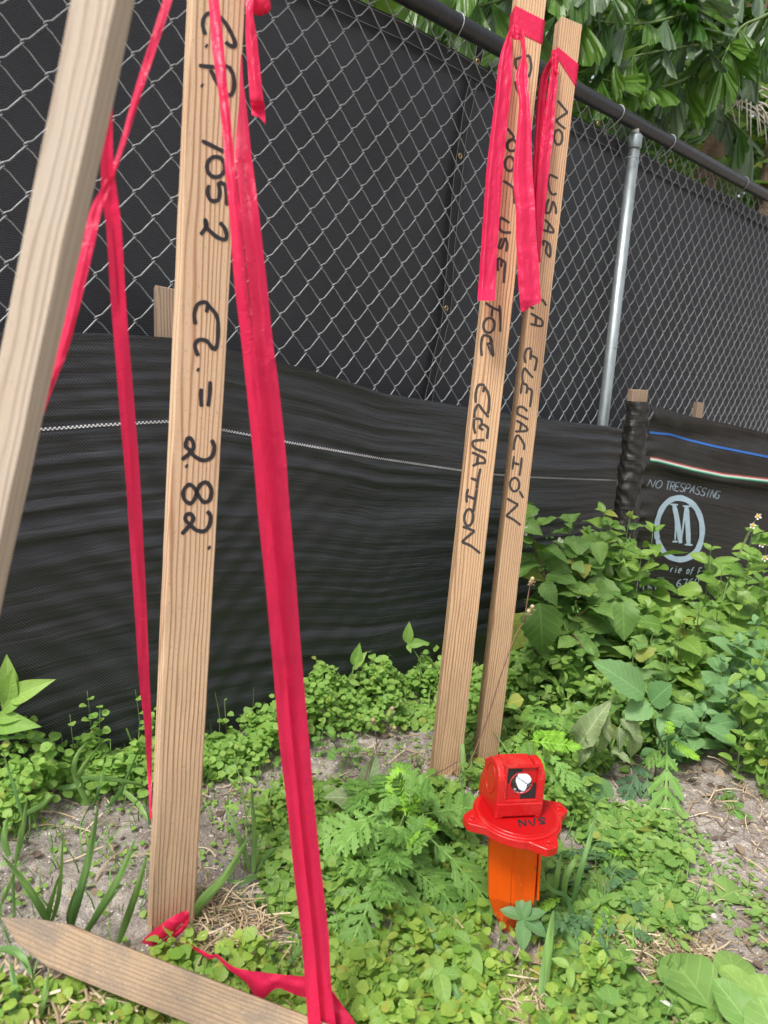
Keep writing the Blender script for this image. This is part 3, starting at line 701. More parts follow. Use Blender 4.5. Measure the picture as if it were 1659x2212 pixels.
s4 = Stake('survey_stake', 'narrower survey stake lettered NO USAR PA ELEVACION, right of its twin', P(1045, 1668, 1.68), P(1228, 53, 1.88), .050, .036, math.radians(22), 'wood_4', group=GS, extb=.16, cut=-.16)
near = Stake('survey_stake', 'blurred weathered stake leaning across the top left corner, nearest the lens', P(-198, 2000, .64), P(229, -20, .60), .0305, .0305, math.radians(-25), 'wood_near', ext=.12, group=GS, extb=.06)
# lettering by felt marker
A_, B_, C_, D_ = (311, 0), (311, 371.5), (311, 743), (311, 1028.4)
cp_st = (off([[(530, 300), (508, 220), (520, 150), (560, 115), (620, 125), (690, 180), (740, 260), (780, 345), (785, 400), (740, 390), (705, 360)], [(540, 395)],
  [(475, 565), (560, 575), (660, 580), (730, 570)], [(730, 570), (768, 640), (780, 730), (765, 800), (735, 820), (680, 780), (620, 690), (575, 600)], [(502, 738)],
  [(500, 1215), (600, 1265), (695, 1312)], ell(622, 1442, 78, 88, 0, 365, 14)], *A_) +
 off([[(562, 112), (550, 180), (580, 245), (640, 240), (655, 170), (648, 98), (700, 112), (712, 180), (718, 290)], [(655, 435), (700, 490), (713, 560), (690, 583), (630, 560), (565, 505), (535, 470), (530, 412), (540, 470), (488, 542)],
  [(445, 1318), (435, 1230), (460, 1150), (510, 1125), (550, 1140), (540, 1215)], [(550, 1150), (600, 1200), (635, 1265), (640, 1380), (630, 1500), (600, 1540)], [(468, 1590), (440, 1500), (475, 1450), (540, 1460), (575, 1500), (600, 1535)]], *B_) +
 off([[(467, 222)], [(572, 322), (568, 430), (555, 540)], [(495, 385), (492, 460), (498, 542)],
  [(583, 828), (608, 890), (585, 975), (515, 1006), (435, 968), (392, 915), (360, 880), (378, 815), (415, 830), (428, 895), (388, 952), (325, 1000)], [(368, 1055)],
  [(450, 1290), (485, 1220), (540, 1195), (582, 1260), (568, 1345), (520, 1366), (480, 1325), (440, 1250), (390, 1215), (342, 1270), (348, 1340), (402, 1378), (442, 1330), (452, 1285)]], *C_) +
 off([[(545, 303), (577, 350), (562, 430), (520, 476), (450, 465), (400, 420), (360, 380), (366, 335), (410, 330), (425, 375), (390, 430), (325, 502)], [(563, 618)]], *D_))
for c_ in clusters(cp_st): cpS.child('letter', stroke_mesh(c_, 4.6, cpS.face_pt, 'letter', MT['ink']))
T1, T2, T3, T4 = (933, 0), (933, 371.5), (933, 743), (933, 1062.8)
s3_st = (off([[(715, 515), (775, 495), (842, 478)], [(842, 478), (858, 570), (845, 640), (830, 665)], [(722, 515), (725, 570), (740, 600)], [(722, 700), (728, 750), (748, 800)],
  [(652, 1108), (690, 1155), (712, 1188)], [(712, 1188), (680, 1215), (655, 1240)], [(655, 1240), (650, 1290)], ell(690, 1255, 42, 50, 0, 365, 12), ell(672, 1415, 40, 62, 0, 365, 12)], *T1) +
 off([[(615, 75), (660, 102), (705, 138)], [(706, 138), (710, 200), (712, 272)], [(590, 390), (635, 415), (670, 440)], [(590, 392), (580, 450), (588, 495), (620, 520), (684, 522)],
  [(602, 570), (588, 610), (578, 650), (600, 655), (618, 610), (635, 575), (650, 625), (640, 688)], [(572, 742), (600, 758), (636, 782)], [(572, 742), (568, 800), (572, 855)], [(602, 762), (598, 822)], [(636, 782), (628, 870), (622, 960)],
  [(462, 1128), (520, 1170), (588, 1200)], [(583, 1150), (592, 1270), (590, 1382)], [(522, 1180), (515, 1250)], ell(493, 1325, 48, 64, 0, 365, 12, 8),
  [(430, 1590), (425, 1490), (445, 1415), (500, 1425), (515, 1470), (470, 1490)], [(500, 1430), (520, 1510), (530, 1590), (485, 1500)]], *T2) +
 off([[(457, 355), (405, 355), (380, 420), (378, 510)], [(455, 362), (443, 418)], [(455, 368), (488, 430), (495, 510), (492, 570), (482, 602)],
  [(490, 632), (440, 575), (402, 525), (372, 575), (366, 640)], [(366, 645), (362, 715), (375, 775)], [(375, 645), (420, 650), (430, 685), (412, 722), (445, 742)], [(432, 690), (480, 720), (482, 765), (474, 820)],
  [(457, 830), (400, 832), (355, 845), (358, 885), (400, 915), (472, 937)], [(345, 937), (400, 960), (455, 990)], [(455, 990), (455, 1025), (400, 1032), (350, 1056)], [(398, 960), (388, 1042)],
  [(335, 1158), (395, 1182)], [(420, 1075), (400, 1160), (386, 1250)], [(312, 1250), (300, 1310), (300, 1370)], [(305, 1312), (375, 1342)], [(388, 1252), (375, 1340), (358, 1450)]], *T3) +
 off([ell(318, 220, 38, 72, 0, 365, 12, 5), [(265, 298), (320, 318), (370, 338)], [(370, 338), (310, 385), (258, 432)], [(258, 432), (335, 465), (417, 530)]], *T4))
for c_ in clusters(s3_st): s3.child('letter', stroke_mesh(c_, 3.0, s3.face_pt, 'letter', MT['ink_thin']))
s4_st = (off([[(1085, 868), (1130, 920), (1172, 972)], [(1172, 972), (1120, 1005), (1070, 1042)], [(1070, 1042), (1110, 1080), (1152, 1112)], ell(1092, 1185, 36, 64, 0, 365, 12)], *T1) +
 off([[(1018, 20), (1088, 55)], [(1018, 20), (1005, 80), (1015, 150), (1040, 192), (1078, 186)], [(1012, 232), (990, 290), (985, 352), (1018, 345), (1035, 290), (1048, 258), (1070, 310), (1072, 362)],
  [(975, 410), (1015, 450), (1052, 502)], [(1052, 502), (1040, 522), (960, 500)], [(1012, 445), (998, 520)], [(960, 590), (1000, 612), (1022, 640), (1022, 738)], [(960, 590), (965, 640)], [(1000, 612), (985, 690), (1022, 738)],
  [(950, 1098), (970, 1125), (988, 1155)], [(842, 1160), (882, 1182)], [(852, 1220), (900, 1248), (952, 1278)], [(952, 1278), (948, 1330), (850, 1312)], [(902, 1245), (895, 1318)]], *T2) +
 off([[(862, 40), (820, 45), (800, 105), (810, 165)], [(860, 50), (850, 135)], [(858, 98), (905, 128), (900, 180), (886, 232)], [(872, 292), (835, 250), (800, 210), (782, 268), (786, 340)],
  [(778, 338), (768, 430)], [(780, 340), (822, 360), (815, 430)], [(822, 380), (862, 402), (858, 470), (846, 545)], [(826, 582), (785, 545), (745, 550), (740, 600), (790, 630), (832, 652)],
  [(730, 660), (780, 690), (822, 722)], [(822, 722), (815, 750), (718, 756)], [(772, 682), (760, 750)], [(796, 915), (795, 865), (742, 788), (712, 850), (706, 915)],
  [(710, 965), (695, 1085)], [(702, 1026), (756, 1042)], [(776, 980), (768, 1060), (756, 1140)], ell(715, 1215, 40, 58, 0, 365, 12), [(756, 1270), (790, 1330)]], *T3) +
 off([[(650, 55), (700, 85), (745, 108)], [(745, 108), (690, 160), (640, 206)], [(640, 206), (700, 235), (766, 286)]], *T4))
for c_ in clusters(s4_st): s4.child('letter', stroke_mesh(c_, 2.7, s4.face_pt, 'letter', MT['ink_thin']))

# pointed board lying in the foreground
def PHB(px, py, h=0.0):
    g = G(px, py); return P(px, py, g.y*(1-h/CAMH))
def board():
    q1 = PHB(147, 1996, .085); q2 = PHB(664, 2194, .075)      # far top edge
    q3 = PHB(100, 2088, .055); q4 = PHB(415, 2213, .045)      # near edge of the upper face
    tip = PHB(-22, 1978, .085)
    ax = (q2-q1).normalized(); wv_ = ((q3-q1)-ax*(q3-q1).dot(ax)); wd = wv_.length; wv_.normalize(); nn = ax.cross(wv_)
    if nn.z < 0: nn = -nn
    L = 1.15; th = .02
    ty = (tip-q1).dot(wv_); tx = (tip-q1).dot(ax)
    s3x = (q3-q1).dot(ax)
    pts = [(tx, ty), (tx*.5, ty*.45-.002), (0, 0), (.12, .001), (L, 0), (L, wd), (s3x+.1, wd+.001), (s3x, wd), (tx*.6, (ty+wd)*.5+.004)]
    # local frame: z along the length, x across, y depth
    top_ = [(y-wd/2, 0, x) for x, y in pts]; bot_ = [(y-wd/2, th, x) for x, y in pts]
    n = len(pts); vs = top_+bot_; fs = [tuple(range(n)), tuple(range(2*n-1, n-1, -1))]+[(i, i+n, (i+1) % n+n, (i+1) % n) for i in range(n)]
    me = mesh('pointed_board', vs, fs, MT['wood_board'])
    mw = Matrix((wv_, -nn, ax)).transposed().to_4x4(); mw.translation = q1+wv_*wd/2
    o = bpy.data.objects.new('pointed_board', me); COL.objects.link(o); o.matrix_world = mw
    md = o.modifiers.new('b', 'BEVEL'); md.width = .002; md.segments = 2; md.limit_method = 'ANGLE'
    tag(o, 'dirty pointed wooden stake lying across the bottom left corner', 'stake'); print('board width', wd)
board()

# ------------------------------------------------------------------ flagging tape
def tape(name, label, rows, mat='tape', parent=None, stake=None, smooth=7, thick=.0003, wr=.0013, fin=True):
    """rows: (py, Y, [px...], [bulge...]) left-to-right columns of one strip"""
    nc = len(rows[0][2]); arr = []
    for r in rows:
        py = r[0] if isinstance(r[0], (list, tuple)) else [r[0]]*nc
        bl_ = r[3] if len(r) > 3 else [0]*nc
        arr.append([list(P(r[2][c], py[c], r[1]-bl_[c])) for c in range(nc)])
    arr = np.array(arr); cols = [catmull(list(arr[:, c]), smooth) for c in range(nc)]; n = len(cols[0])
    sub = 3; vs = []; sd = random.random()*40; uv = []
    W = (nc-1)*sub+1
    for i in range(n):
        for c in range(nc-1):
            for k in range(sub+(1 if c == nc-2 else 0)):
                t_ = k/sub; q = cols[c][i]*(1-t_)+cols[c+1][i]*t_
                q = Vector(q); q += (CAM-q).normalized()*(wr*2.2*noise.noise(Vector((i*.35, (c*sub+k)*.5, sd))))
                vs.append(q); uv.append(((c*sub+k)/W, i/n))
    fs = [(i*W+k, i*W+k+1, (i+1)*W+k+1, (i+1)*W+k) for i in range(n-1) for k in range(W-1)]
    me = mesh(name, vs, fs, MT[mat], False, uv); me.polygons.foreach_set('use_smooth', [True]*len(me.polygons))
    if parent is not None: return obj(name, me, parent)
    return tag(obj(name, me), label, 'flagging tape')
GT = 'red flagging tape tied to the stakes'
def tape_root(loc, label): return empty('flagging_tape', loc, label, 'flagging tape', GT)
# thin strip passing behind the near stake
r_ = tape_root(P(362, 0, .72), 'thin pink tape strip running diagonally behind the near stake, top left')
tape('strand', None, [(-80, .74, [370, 380, 392]), (0, .73, [352, 361, 372]), (180, .72, [295, 303, 313]), (350, .71, [246, 251, 258]), (450, .70, [196, 207, 222]), (550, .69, [172, 184, 199], [0, .003, 0]), (743, .67, [127, 139, 151], [0, .004, 0]), (833, .66, [100, 108, 116]), (980, .655, [44, 54, 64]), (1200, .65, [-45, -35, -25])], parent=r_)
r_ = tape_root(P(326, 1765, Ybot), 'narrow red tape running from the near stake down to the marked one')
tape('strand', None, [(180, .66, [236, 240, 246]), (250, .67, [232, 238, 243]), (350, .70, [218, 232, 245], [0, .004, 0]), (425, .72, [221, 236, 254], [0, .005, 0]), (500, .75, [230, 245, 263], [0, .006, 0]), (650, .80, [239, 256, 272], [0, .006, 0]), (743, .84, [247, 264, 279], [0, -.004, 0]), (908, .90, [260, 277, 293], [0, -.004, 0]), (1043, .95, [272, 287, 303], [0, -.004, 0]), (1193, 1.0, [282, 296, 311], [0, .003, 0]), (1343, 1.04, [292, 305, 318]), (1486, 1.08, [302, 313, 324]), (1569, 1.10, [312, 320, 328]), (1669, 1.115, [318, 323, 328]), (1769, Ybot-.01, [324, 325.5, 327])], parent=r_)
r_ = tape_root(P(690, 2212, .87), 'long wide red tape falling from the marked stake to the bottom edge')
tape('strand', None, [(-90, .98, [430, 442, 462]), (0, .93, [450, 461, 473], [0, .003, 0]), (100, .90, [457, 470, 483.5], [0, .004, 0]), (185, .88, [470, 480, 491], [0, .004, 0]), (250, .87, [477, 488, 498], [0, .004, 0]), (371, .85, [487, 498, 509], [0, .004, 0]), (471, .84, [496, 509, 521], [0, .004, 0]), (609, .83, [506, 521, 534], [0, .004, 0]), (743, .83, [522, 536, 549], [0, .003, 0]), (943, .83, [543, 557, 569], [0, .002, 0]), (1114, .84, [558, 570, 583], [0, .001, 0]), (1250, .85, [572, 585, 598], [0, 0, 0]), (1400, .86, [586, 600, 612]), (1469, .87, [592, 606, 619]), (1600, .87, [603, 617, 631], [0, -.002, 0]), (1744, .87, [620, 633, 646], [0, -.003, 0]), (1880, .87, [634, 648, 660], [0, -.003, 0]), (2019, .87, [650, 662, 676], [0, -.003, 0]), (2130, .865, [659, 670, 686]), (2290, .85, [671, 682, 700])], parent=r_)
tape('strand', None, [(118, 1.02, [520, 521, 522.5]), (180, .98, [517, 523, 526]), (225, .94, [516, 524, 532], [0, .003, 0]), (325, .90, [507, 525, 542], [0, .004, 0]), (371, .89, [511, 530, 548], [0, .004, 0]), (484, .87, [523, 545, 562], [0, .005, 0]), (609, .86, [536, 560, 576], [0, .005, 0]), (743, .85, [549, 572, 590], [0, .005, 0]), (818, .85, [553, 580, 600], [0, .004, 0]), (955, .855, [569, 595, 615], [0, .004, 0]), (1114, .86, [581, 607, 627], [0, .003, 0]), (1250, .87, [596, 620, 639], [0, .003, 0]), (1400, .88, [610, 632, 650], [0, .002, 0]), (1469, .885, [617, 637, 656], [0, .002, 0]), (1600, .885, [629, 649, 668], [0, .002, 0]), (1744, .885, [644, 662, 680], [0, .003, 0]), (1880, .885, [658, 677, 694], [0, .003, 0]), (2019, .885, [674, 693, 710], [0, .003, 0]), (2130, .88, [684, 704, 716], [0, .003, 0]), (2290, .86, [698, 712, 735])], parent=r_)
tape('tail', None, [(2140, .90, [710, 714, 718]), (2175, .895, [708, 728, 742]), (2212, .89, [706, 740, 768], [0, .006, 0]), (2290, .87, [700, 750, 800])], parent=r_)
r_ = tape_root(P(545, 20, 1.1), 'short tape tail with torn end and knot, top of the marked stake')
tape('tail', None, [(-60, 1.10, [540, 546, 556]), (-10, 1.08, [531, 540, 548]), (30, 1.07, [531, 538, 547], [0, .003, 0]), (75, 1.07, [530, 542, 554], [0, .004, 0]), (150, 1.065, [535, 548, 562], [0, .005, 0]), (215, 1.06, [540, 554, 569], [0, .005, 0]), (228, 1.07, [542, 557, 572], [0, -.002, 0]), ([249, 253, 270], 1.06, [544, 560, 574])], parent=r_)
b = MB(); kn = P(560, 5, 1.1)
for (dx, dy, rr, st_) in ((0, 0, .010, (1.4, 1, 1.5)), (.008, -.004, .007, (1, 1, 1.2)), (-.008, .004, .007, (1, 1, 1))):
    vs = []; 
    for i in range(9):
        for k in range(12):
            a, p_ = 2*math.pi*k/12, math.pi*i/8; r2 = rr*(1+.25*noise.noise(Vector((k*.6, i*.6, dx*90))))
            vs.append(kn+Vector((dx+r2*st_[0]*math.sin(p_)*math.cos(a), r2*math.sin(p_)*math.sin(a), dy+r2*st_[2]*math.cos(p_))))
    b.add(vs, [(i*12+k, i*12+(k+1) % 12, (i+1)*12+(k+1) % 12, (i+1)*12+k) for i in range(8) for k in range(12)])
obj('knot', b.build('knot', MT['tape'], True), r_)
def wrap(st, label, L0, L1, R0, R1, root, mat='tape_far', lift=.0015, folds=3):
    """band round a stake: px heights of its edges on the front face at the left and right arris"""
    hw, ht = st.w/2+lift, st.th/2+lift
    def zl(x, py_px):
        q = st.face_pt(*py_px); return st.loc(q).z
    l0, l1, r0, r1 = zl(0, L0), zl(0, L1), zl(0, R0), zl(0, R1)
    prof = [(-hw, -ht, 0), (hw, -ht, 1), (hw, ht, .8), (-hw, ht, .2), (-hw, -ht, 0)]
    pts = []; 
    for i in range(4):
        for k in range(8):
            t_ = k/8; pts.append([prof[i][j]*(1-t_)+prof[i+1][j]*t_ for j in range(3)])
    pts.append(list(prof[4])); vs = []; nr = 9
    for i, (x, y, f_) in enumerate(pts):
        za, zb2 = l0*(1-f_)+r0*f_, l1*(1-f_)+r1*f_
        for k in range(nr):
            t_ = k/(nr-1); rp = .0009*math.sin(k*2.6+i*.25)*folds*.5*(t_)
            vs.append((x, y-(rp if y < 0 else -rp), za*(1-t_)+zb2*t_))
    fs = [(i*nr+k, (i+1)*nr+k, (i+1)*nr+k+1, i*nr+k+1) for i in range(len(pts)-1) for k in range(nr-1)]
    me = mesh('band', vs, fs, MT[mat], True); me.transform(st.mw); return obj('band', me, root)
def T(ox, oy, x, y): return (ox+x/4, oy+y/4)
def rows_from(spec, ox, oy, Y0, Y1, b1=.003, b2=-.002):
    out = []; n = len(spec)
    for i, (y, xl, xr) in enumerate(spec):
        Y = Y0+(Y1-Y0)*i/(n-1); xm = xl+(xr-xl)*.45
        out.append((oy+y/4, Y, [ox+xl/4, ox+(xl+xm)/8, ox+xm/4, ox+(xm+xr)/8, ox+xr/4], [0, b1, b1*.4, b2, 0]))
    return out
r3 = tape_root(P(1110, 62, 1.78), 'red tape tied near the top of the DO NOT USE stake, tails hanging')
wrap(s3, None, T(933, 0, 700, 45), T(933, 0, 690, 250), T(933, 0, 975, 180), T(933, 0, 950, 385), r3)
tape('tail', None, rows_from([(262, 672, 702), (330, 640, 690), (450, 598, 692), (600, 570, 695), (850, 545, 675), (1200, 502, 640), (1486, 470, 612), (1880, 442, 585), (2180, 422, 562), (2460, 402, 552), (2520, 398, 548), (2560, 394, 545), (2598, 392, 544)], 933, 0, 1.80, 1.64, .010, .002), parent=r3, mat='tape_far')
tape('tail', None, rows_from([(240, 730, 785), (320, 752, 800), (420, 778, 808), (500, 772, 815), (650, 725, 828), (760, 735, 832), (880, 752, 845), (1100, 738, 858), (1486, 702, 870)], 933, 0, 1.79, 1.69, .006, -.004)+rows_from([(250, 718, 888), (350, 725, 892), (600, 728, 905), (750, 735, 920), (950, 745, 932), (1100, 758, 943)], 933, 371.5, 1.68, 1.65, .006, -.003)+[([371.5+1215/4, 371.5+1195/4, 371.5+1165/4, 371.5+1145/4, 371.5+1125/4], 1.65, [933+770/4, 933+815/4, 933+850/4, 933+900/4, 933+945/4])], parent=r3, mat='tape_far')
tape('knot', None, rows_from([(215, 690, 760), (260, 680, 780), (310, 685, 770), (345, 715, 755)], 933, 0, 1.775, 1.77, .012, .006), parent=r3, mat='tape_far')
r4 = tape_root(P(1205, 115, 1.84), 'red tape tied near the top of the NO USAR stake, shorter tails')
wrap(s4, None, T(933, 0, 1035, 395), T(933, 0, 1028, 480), T(933, 0, 1260, 555), T(933, 0, 1240, 755), r4)
tape('tail', None, rows_from([(500, 1028, 1042), (600, 965, 1020), (700, 930, 1000), (850, 910, 982), (1100, 892, 962), (1300, 882, 945), (1486, 874, 928), (1700, 868, 905), (1850, 872, 890)], 933, 0, 1.85, 1.80, .012, -.006), parent=r4, mat='tape_far')
tape('tail', None, rows_from([(440, 1040, 1060), (520, 1032, 1078), (620, 1028, 1090), (720, 1010, 1084), (900, 985, 1066), (1050, 965, 1058), (1180, 950, 1050), (1220, 945, 1045), (1300, 935, 1030), (1486, 915, 1010), (1840, 896, 975), (2010, 903, 958), (2180, 913, 940), (2250, 918, 940), (2268, 920, 944)], 933, 0, 1.83, 1.76, .005, -.002), parent=r4, mat='tape_far')
tape('knot', None, rows_from([(430, 1035, 1080), (480, 1030, 1100), (540, 1025, 1095), (600, 1040, 1090), (640, 1070, 1095)], 933, 0, 1.83, 1.825, .012, .006), parent=r4, mat='tape_far')
# loose loop round the foot of the C.P. stake and its trailing end
r5 = tape_root(G(360, 2030), 'crumpled red tape loop round the foot of the C.P. stake')
def rowsv(lst): return [([a[1], (a[1]+b2[1])/2, b2[1]], Y, [a[0], (a[0]+b2[0])/2, b2[0]], [0, bl2, 0]) for a, b2, Y, bl2 in lst]
YB = Ybot-.035
tape('band', None, rowsv([((303, 2038), (316, 2054), YB, 0), ((318, 2021), (333, 2046), YB-.006, .006), ((340, 2003), (352, 2028), YB-.008, .004), ((362, 1987), (375, 2014), YB-.008, .006), ((385, 1973), (388, 1998), YB-.006, .004), ((407, 1966), (404, 1992), YB, .003)]), parent=r5, smooth=5, wr=.002)
tape('band', None, rowsv([((408, 1968), (398, 1985), YB+.002, 0), ((408, 1990), (396, 1996), YB-.002, .002), ((402, 2004), (390, 2000), YB-.002, .003), ((385, 2022), (372, 2016), YB-.004, .003), ((364, 2036), (352, 2032), YB-.002, .002)]), parent=r5, smooth=5, wr=.002)
tape('trailing_end', None, rowsv([((396, 2030), (404, 2052), YB, 0), ((424, 2046), (428, 2058), YB-.03, .003), ((455, 2062), (452, 2072), YB-.05, .002), ((470, 2062), (468, 2070), YB-.06, .002), ((500, 2086), (496, 2096), YB-.09, .002), ((535, 2096), (530, 2122), YB-.11, .005), ((565, 2100), (560, 2160), YB-.13, .004), ((600, 2104), (598, 2135), YB-.13, .004), ((640, 2108), (640, 2150), YB-.13, .005), ((700, 2112), (700, 2165), YB-.13, 0)]), parent=r5, smooth=5, wr=.002)

# ------------------------------------------------------------------ survey marker
mk = empty('survey_marker', G(1098, 2012), 'red capped orange survey marker post with round prism, lettered NVS', 'survey marker')
MX = Matrix.Translation(P(1117, 1756, 1.145)) @ Matrix.Scale(.965, 4)  # centre of the cap's upper face
TILT = Matrix.Rotation(math.radians(2.5), 4, 'Y') @ Matrix.Rotation(math.radians(1), 4, 'X')
CAPM = MX @ TILT
YAW = CAPM @ Matrix.Rotation(math.radians(13), 4, 'Z')
def mobj(name, b, mat, parent=None, m=None, smooth=False, bev=.0015, mats=None):
    me = b.build(name, mats or MT[mat], smooth); me.transform(m or CAPM)
    o = obj(name, me, parent or mk)
    if parent is not None: o.location = (0, 0, 0)
    if bev:
        md = o.modifiers.new('b', 'BEVEL'); md.width = bev; md.segments = 3; md.limit_method = 'ANGLE'; md.angle_limit = math.radians(30)
        if smooth is False: me.polygons.foreach_set('use_smooth', [False]*len(me.polygons))
    return o
def extr(b, poly, z0, z1, mi=0):
    n = len(poly); vs = [(x, y, z1) for x, y in poly]+[(x, y, z0) for x, y in poly]
    b.add(vs, [tuple(range(n)), tuple(range(2*n-1, n-1, -1))]+[(i, i+n, (i+1) % n+n, (i+1) % n) for i in range(n)], mi)
R0 = .0755
poly = []
tabs = [-62, 22, 118, 198]
for k in range(0, 360, 3):
    a = math.radians(k); r_k = R0
    for tb in tabs:
        d = abs((k-tb+180) % 360-180)
        if d < 21: r_k = max(r_k, R0+.021*(1 if d < 7 else max(0, 1-((d-7)/14)**.85)))
    poly.append((math.cos(a)*r_k, math.sin(a)*r_k))
b = MB(); extr(b, poly, -.016, -.0015); mobj('flange', b, 'red')
b = MB(); extr(b, [(math.cos(math.radians(k))*.0725, math.sin(math.radians(k))*.0725) for k in range(0, 360, 5)], -.004, .002); mobj('cap_disc', b, 'red', bev=.0018)
b = MB(); extr(b, [(math.cos(math.radians(k))*.066, math.sin(math.radians(k))*.066) for k in range(0, 360, 5)], 0, .0035); mobj('cap_disc', b, 'red_dark', bev=.001)
for tb in tabs:
    a = math.radians(tb); b = MB(); c0 = (math.cos(a)*(R0+.009), math.sin(a)*(R0+.009))
    rr_ = [(c0[0]+math.cos(t_)*.0055, c0[1]+math.sin(t_)*.0055, -.0012) for t_ in np.linspace(0, 2*math.pi, 17)]
    b.tube([Vector(v) for v in rr_], .0012, 6, 0, False); mobj('screw_hole', b, 'red', bev=0, smooth=True)
    b = MB(); extr(b, [(c0[0]+math.cos(t_)*.0048, c0[1]+math.sin(t_)*.0048) for t_ in np.linspace(0, 2*math.pi, 15)[:-1]], -.0014, -.0009); mobj('screw_hole', b, 'red_dark', bev=0)
# housing: two rounded cheeks, front sill, back wall and top bar
Wd, Dp, Hh, ck = .078, .084, .092, .0125
def cheek(x0, x1):
    prof = [(-Dp/2, 0), (-Dp/2, .018), (-Dp/2+.004, .03)]
    prof = [(-Dp/2, 0)]
    for k in range(0, 13):
        a = math.radians(180-k*15*.97); prof.append((-.004+math.cos(a)*.031*1.0-.002, Hh-.031+math.sin(a)*.031))
    prof.append((Dp/2-.003, .035)); prof.append((Dp/2, 0))
    n = len(prof); b = MB(); vs = [(x1, y, z) for y, z in prof]+[(x0, y, z) for y, z in prof]
    b.add(vs, [tuple(range(n)), tuple(range(2*n-1, n-1, -1))]+[(i, i+n, (i+1) % n+n, (i+1) % n) for i in range(n)]); return b
hz = .003
HB = YAW @ Matrix.Translation((-.006, .024, hz)) @ Matrix.Diagonal((1.08, 1.05, .98, 1))
mobj('prism_housing', cheek(-Wd/2, -Wd/2+ck), 'red', m=HB, bev=.003)
mobj('prism_housing', cheek(Wd/2-ck, Wd/2), 'red', m=HB, bev=.003)
b = MB(); b.box((0, -Dp/2+.006, .0165), (Wd/2-.001, 0, 0), (0, .006, 0), (0, 0, .0125)); mobj('prism_housing', b, 'red', m=HB, bev=.002); b = MB(); b.box((0, Dp/2-.01, .035), (Wd/2-.003, 0, 0), (0, .004, 0), (0, 0, .033)); mobj('prism_housing', b, 'red', m=HB, bev=.002)
b = MB(); b.box((0, -.004, Hh-.012), (Wd/2-ck-.0005, 0, 0), (0, .022, 0), (0, 0, .006)); mobj('prism_housing', b, 'red', m=HB, bev=.002)
# disc inset on the side cheek
b = MB(); b.tube([Vector((-Wd/2-.0003, -.004+math.cos(t_)*.0195, .055+math.sin(t_)*.0265)) for t_ in np.linspace(0, 2*math.pi, 33)], .0009, 6, 0, False); mobj('side_ring', b, 'red', m=HB, bev=0, smooth=True)
# prism plate
PL = HB @ Matrix.Translation((0, -Dp/2+.010, .062)) @ Matrix.Rotation(math.radians(-6), 4, 'X')
pw, ph, rc = .0255, .0285, .0185
def plate_quad(sx, sz):
    """a quarter of the target plate with the round opening cut out"""
    b = MB(); pts = [(sx*pw, 0), (sx*pw, sz*ph), (0, sz*ph)]
    arc = [(sx*math.cos(t_)*rc, sz*math.sin(t_)*rc) for t_ in np.linspace(math.pi/2, 0, 9)]
    poly_ = pts+arc; n = len(poly_); vs = [(x, -.0012, z) for x, z in poly_]+[(x, .0012, z) for x, z in poly_]
    b.add(vs, [tuple(range(n)), tuple(range(2*n-1, n-1, -1))]+[(i, i+n, (i+1) % n+n, (i+1) % n) for i in range(n)]); return b
for sx, sz, m_ in ((-1, 1, 'blackp'), (1, 1, 'red_dark'), (-1, -1, 'red_dark'), (1, -1, 'blackp')): mobj('target_plate', plate_quad(sx, sz), m_, m=PL, bev=0)
b = MB()
for cx_, cz, hx, hz_ in ((-pw-.0012, 0, .0014, ph+.003), (pw+.0012, 0, .0014, ph+.003), (0, ph+.0012, pw+.0026, .0014), (0, -ph-.0022, pw+.0026, .0022)): b.box((cx_, -.001, cz), (hx, 0, 0), (0, .004, 0), (0, 0, hz_))
mobj('target_frame', b, 'red', m=PL, bev=.0006)
b = MB(); b.tube([Vector((math.cos(t_)*rc, -.0012, math.sin(t_)*rc)) for t_ in np.linspace(0, 2*math.pi, 41)], .0011, 6, 0, False); mobj('prism_ring', b, 'red', m=PL, bev=0, smooth=True)
# corner cube: three silvered faces meeting at a point behind the glass
b = MB(); n = 36; ap = (0.0, .026, 0.0)
corn = [(math.cos(math.radians(90+120*k))*rc, .026-.707*rc, math.sin(math.radians(90+120*k))*rc) for k in range(3)]
for k in range(3):
    arc = [(math.cos(math.radians(90+120*k+10*j))*rc, .026-.707*rc, math.sin(math.radians(90+120*k+10*j))*rc) for j in range(13)]
    c0, c1 = Vector(arc[0]), Vector(arc[-1]); nrm_ = (c0-Vector(ap)).cross(c1-Vector(ap)).normalized()
    # push the arc points onto the facet plane along the prism axis
    vs = [ap]
    for v in arc:
        v = Vector(v); t_ = nrm_.dot(Vector(ap)-v)/nrm_.y; vs.append((v.x, v.y+t_, v.z))
    b.add(vs, [tuple([0]+list(range(1, 14)))])
for r2_ in (0,):
    vs = [(math.cos(t_)*rc, y_, math.sin(t_)*rc) for y_ in (0, .014) for t_ in np.linspace(0, 2*math.pi, 33)]
    b.add(vs, [(i, i+1, 34+i, 33+i) for i in range(32)])
mobj('prism', b, 'mirror', m=PL, bev=0)
b = MB()
for k in range(3):
    e = Vector(corn[k]); b.tube([Vector(ap)*.93+Vector((0, -.001, 0)), e*.97+Vector(ap)*.0], .00022, 4)
mobj('prism_edge', b, 'white', m=PL, bev=0)
b = MB(); vs = [(math.cos(t_)*rc*.985, -.0002, math.sin(t_)*rc*.985) for t_ in np.linspace(0, 2*math.pi, 41)[:-1]]
extr(b, [(x, z) for x, _, z in vs], -.0002, .0004)
me_ = b.build('prism_glass', MT['glass']); me_.transform(PL @ Matrix.Rotation(math.radians(90), 4, 'X')); obj('prism_glass', me_, mk)
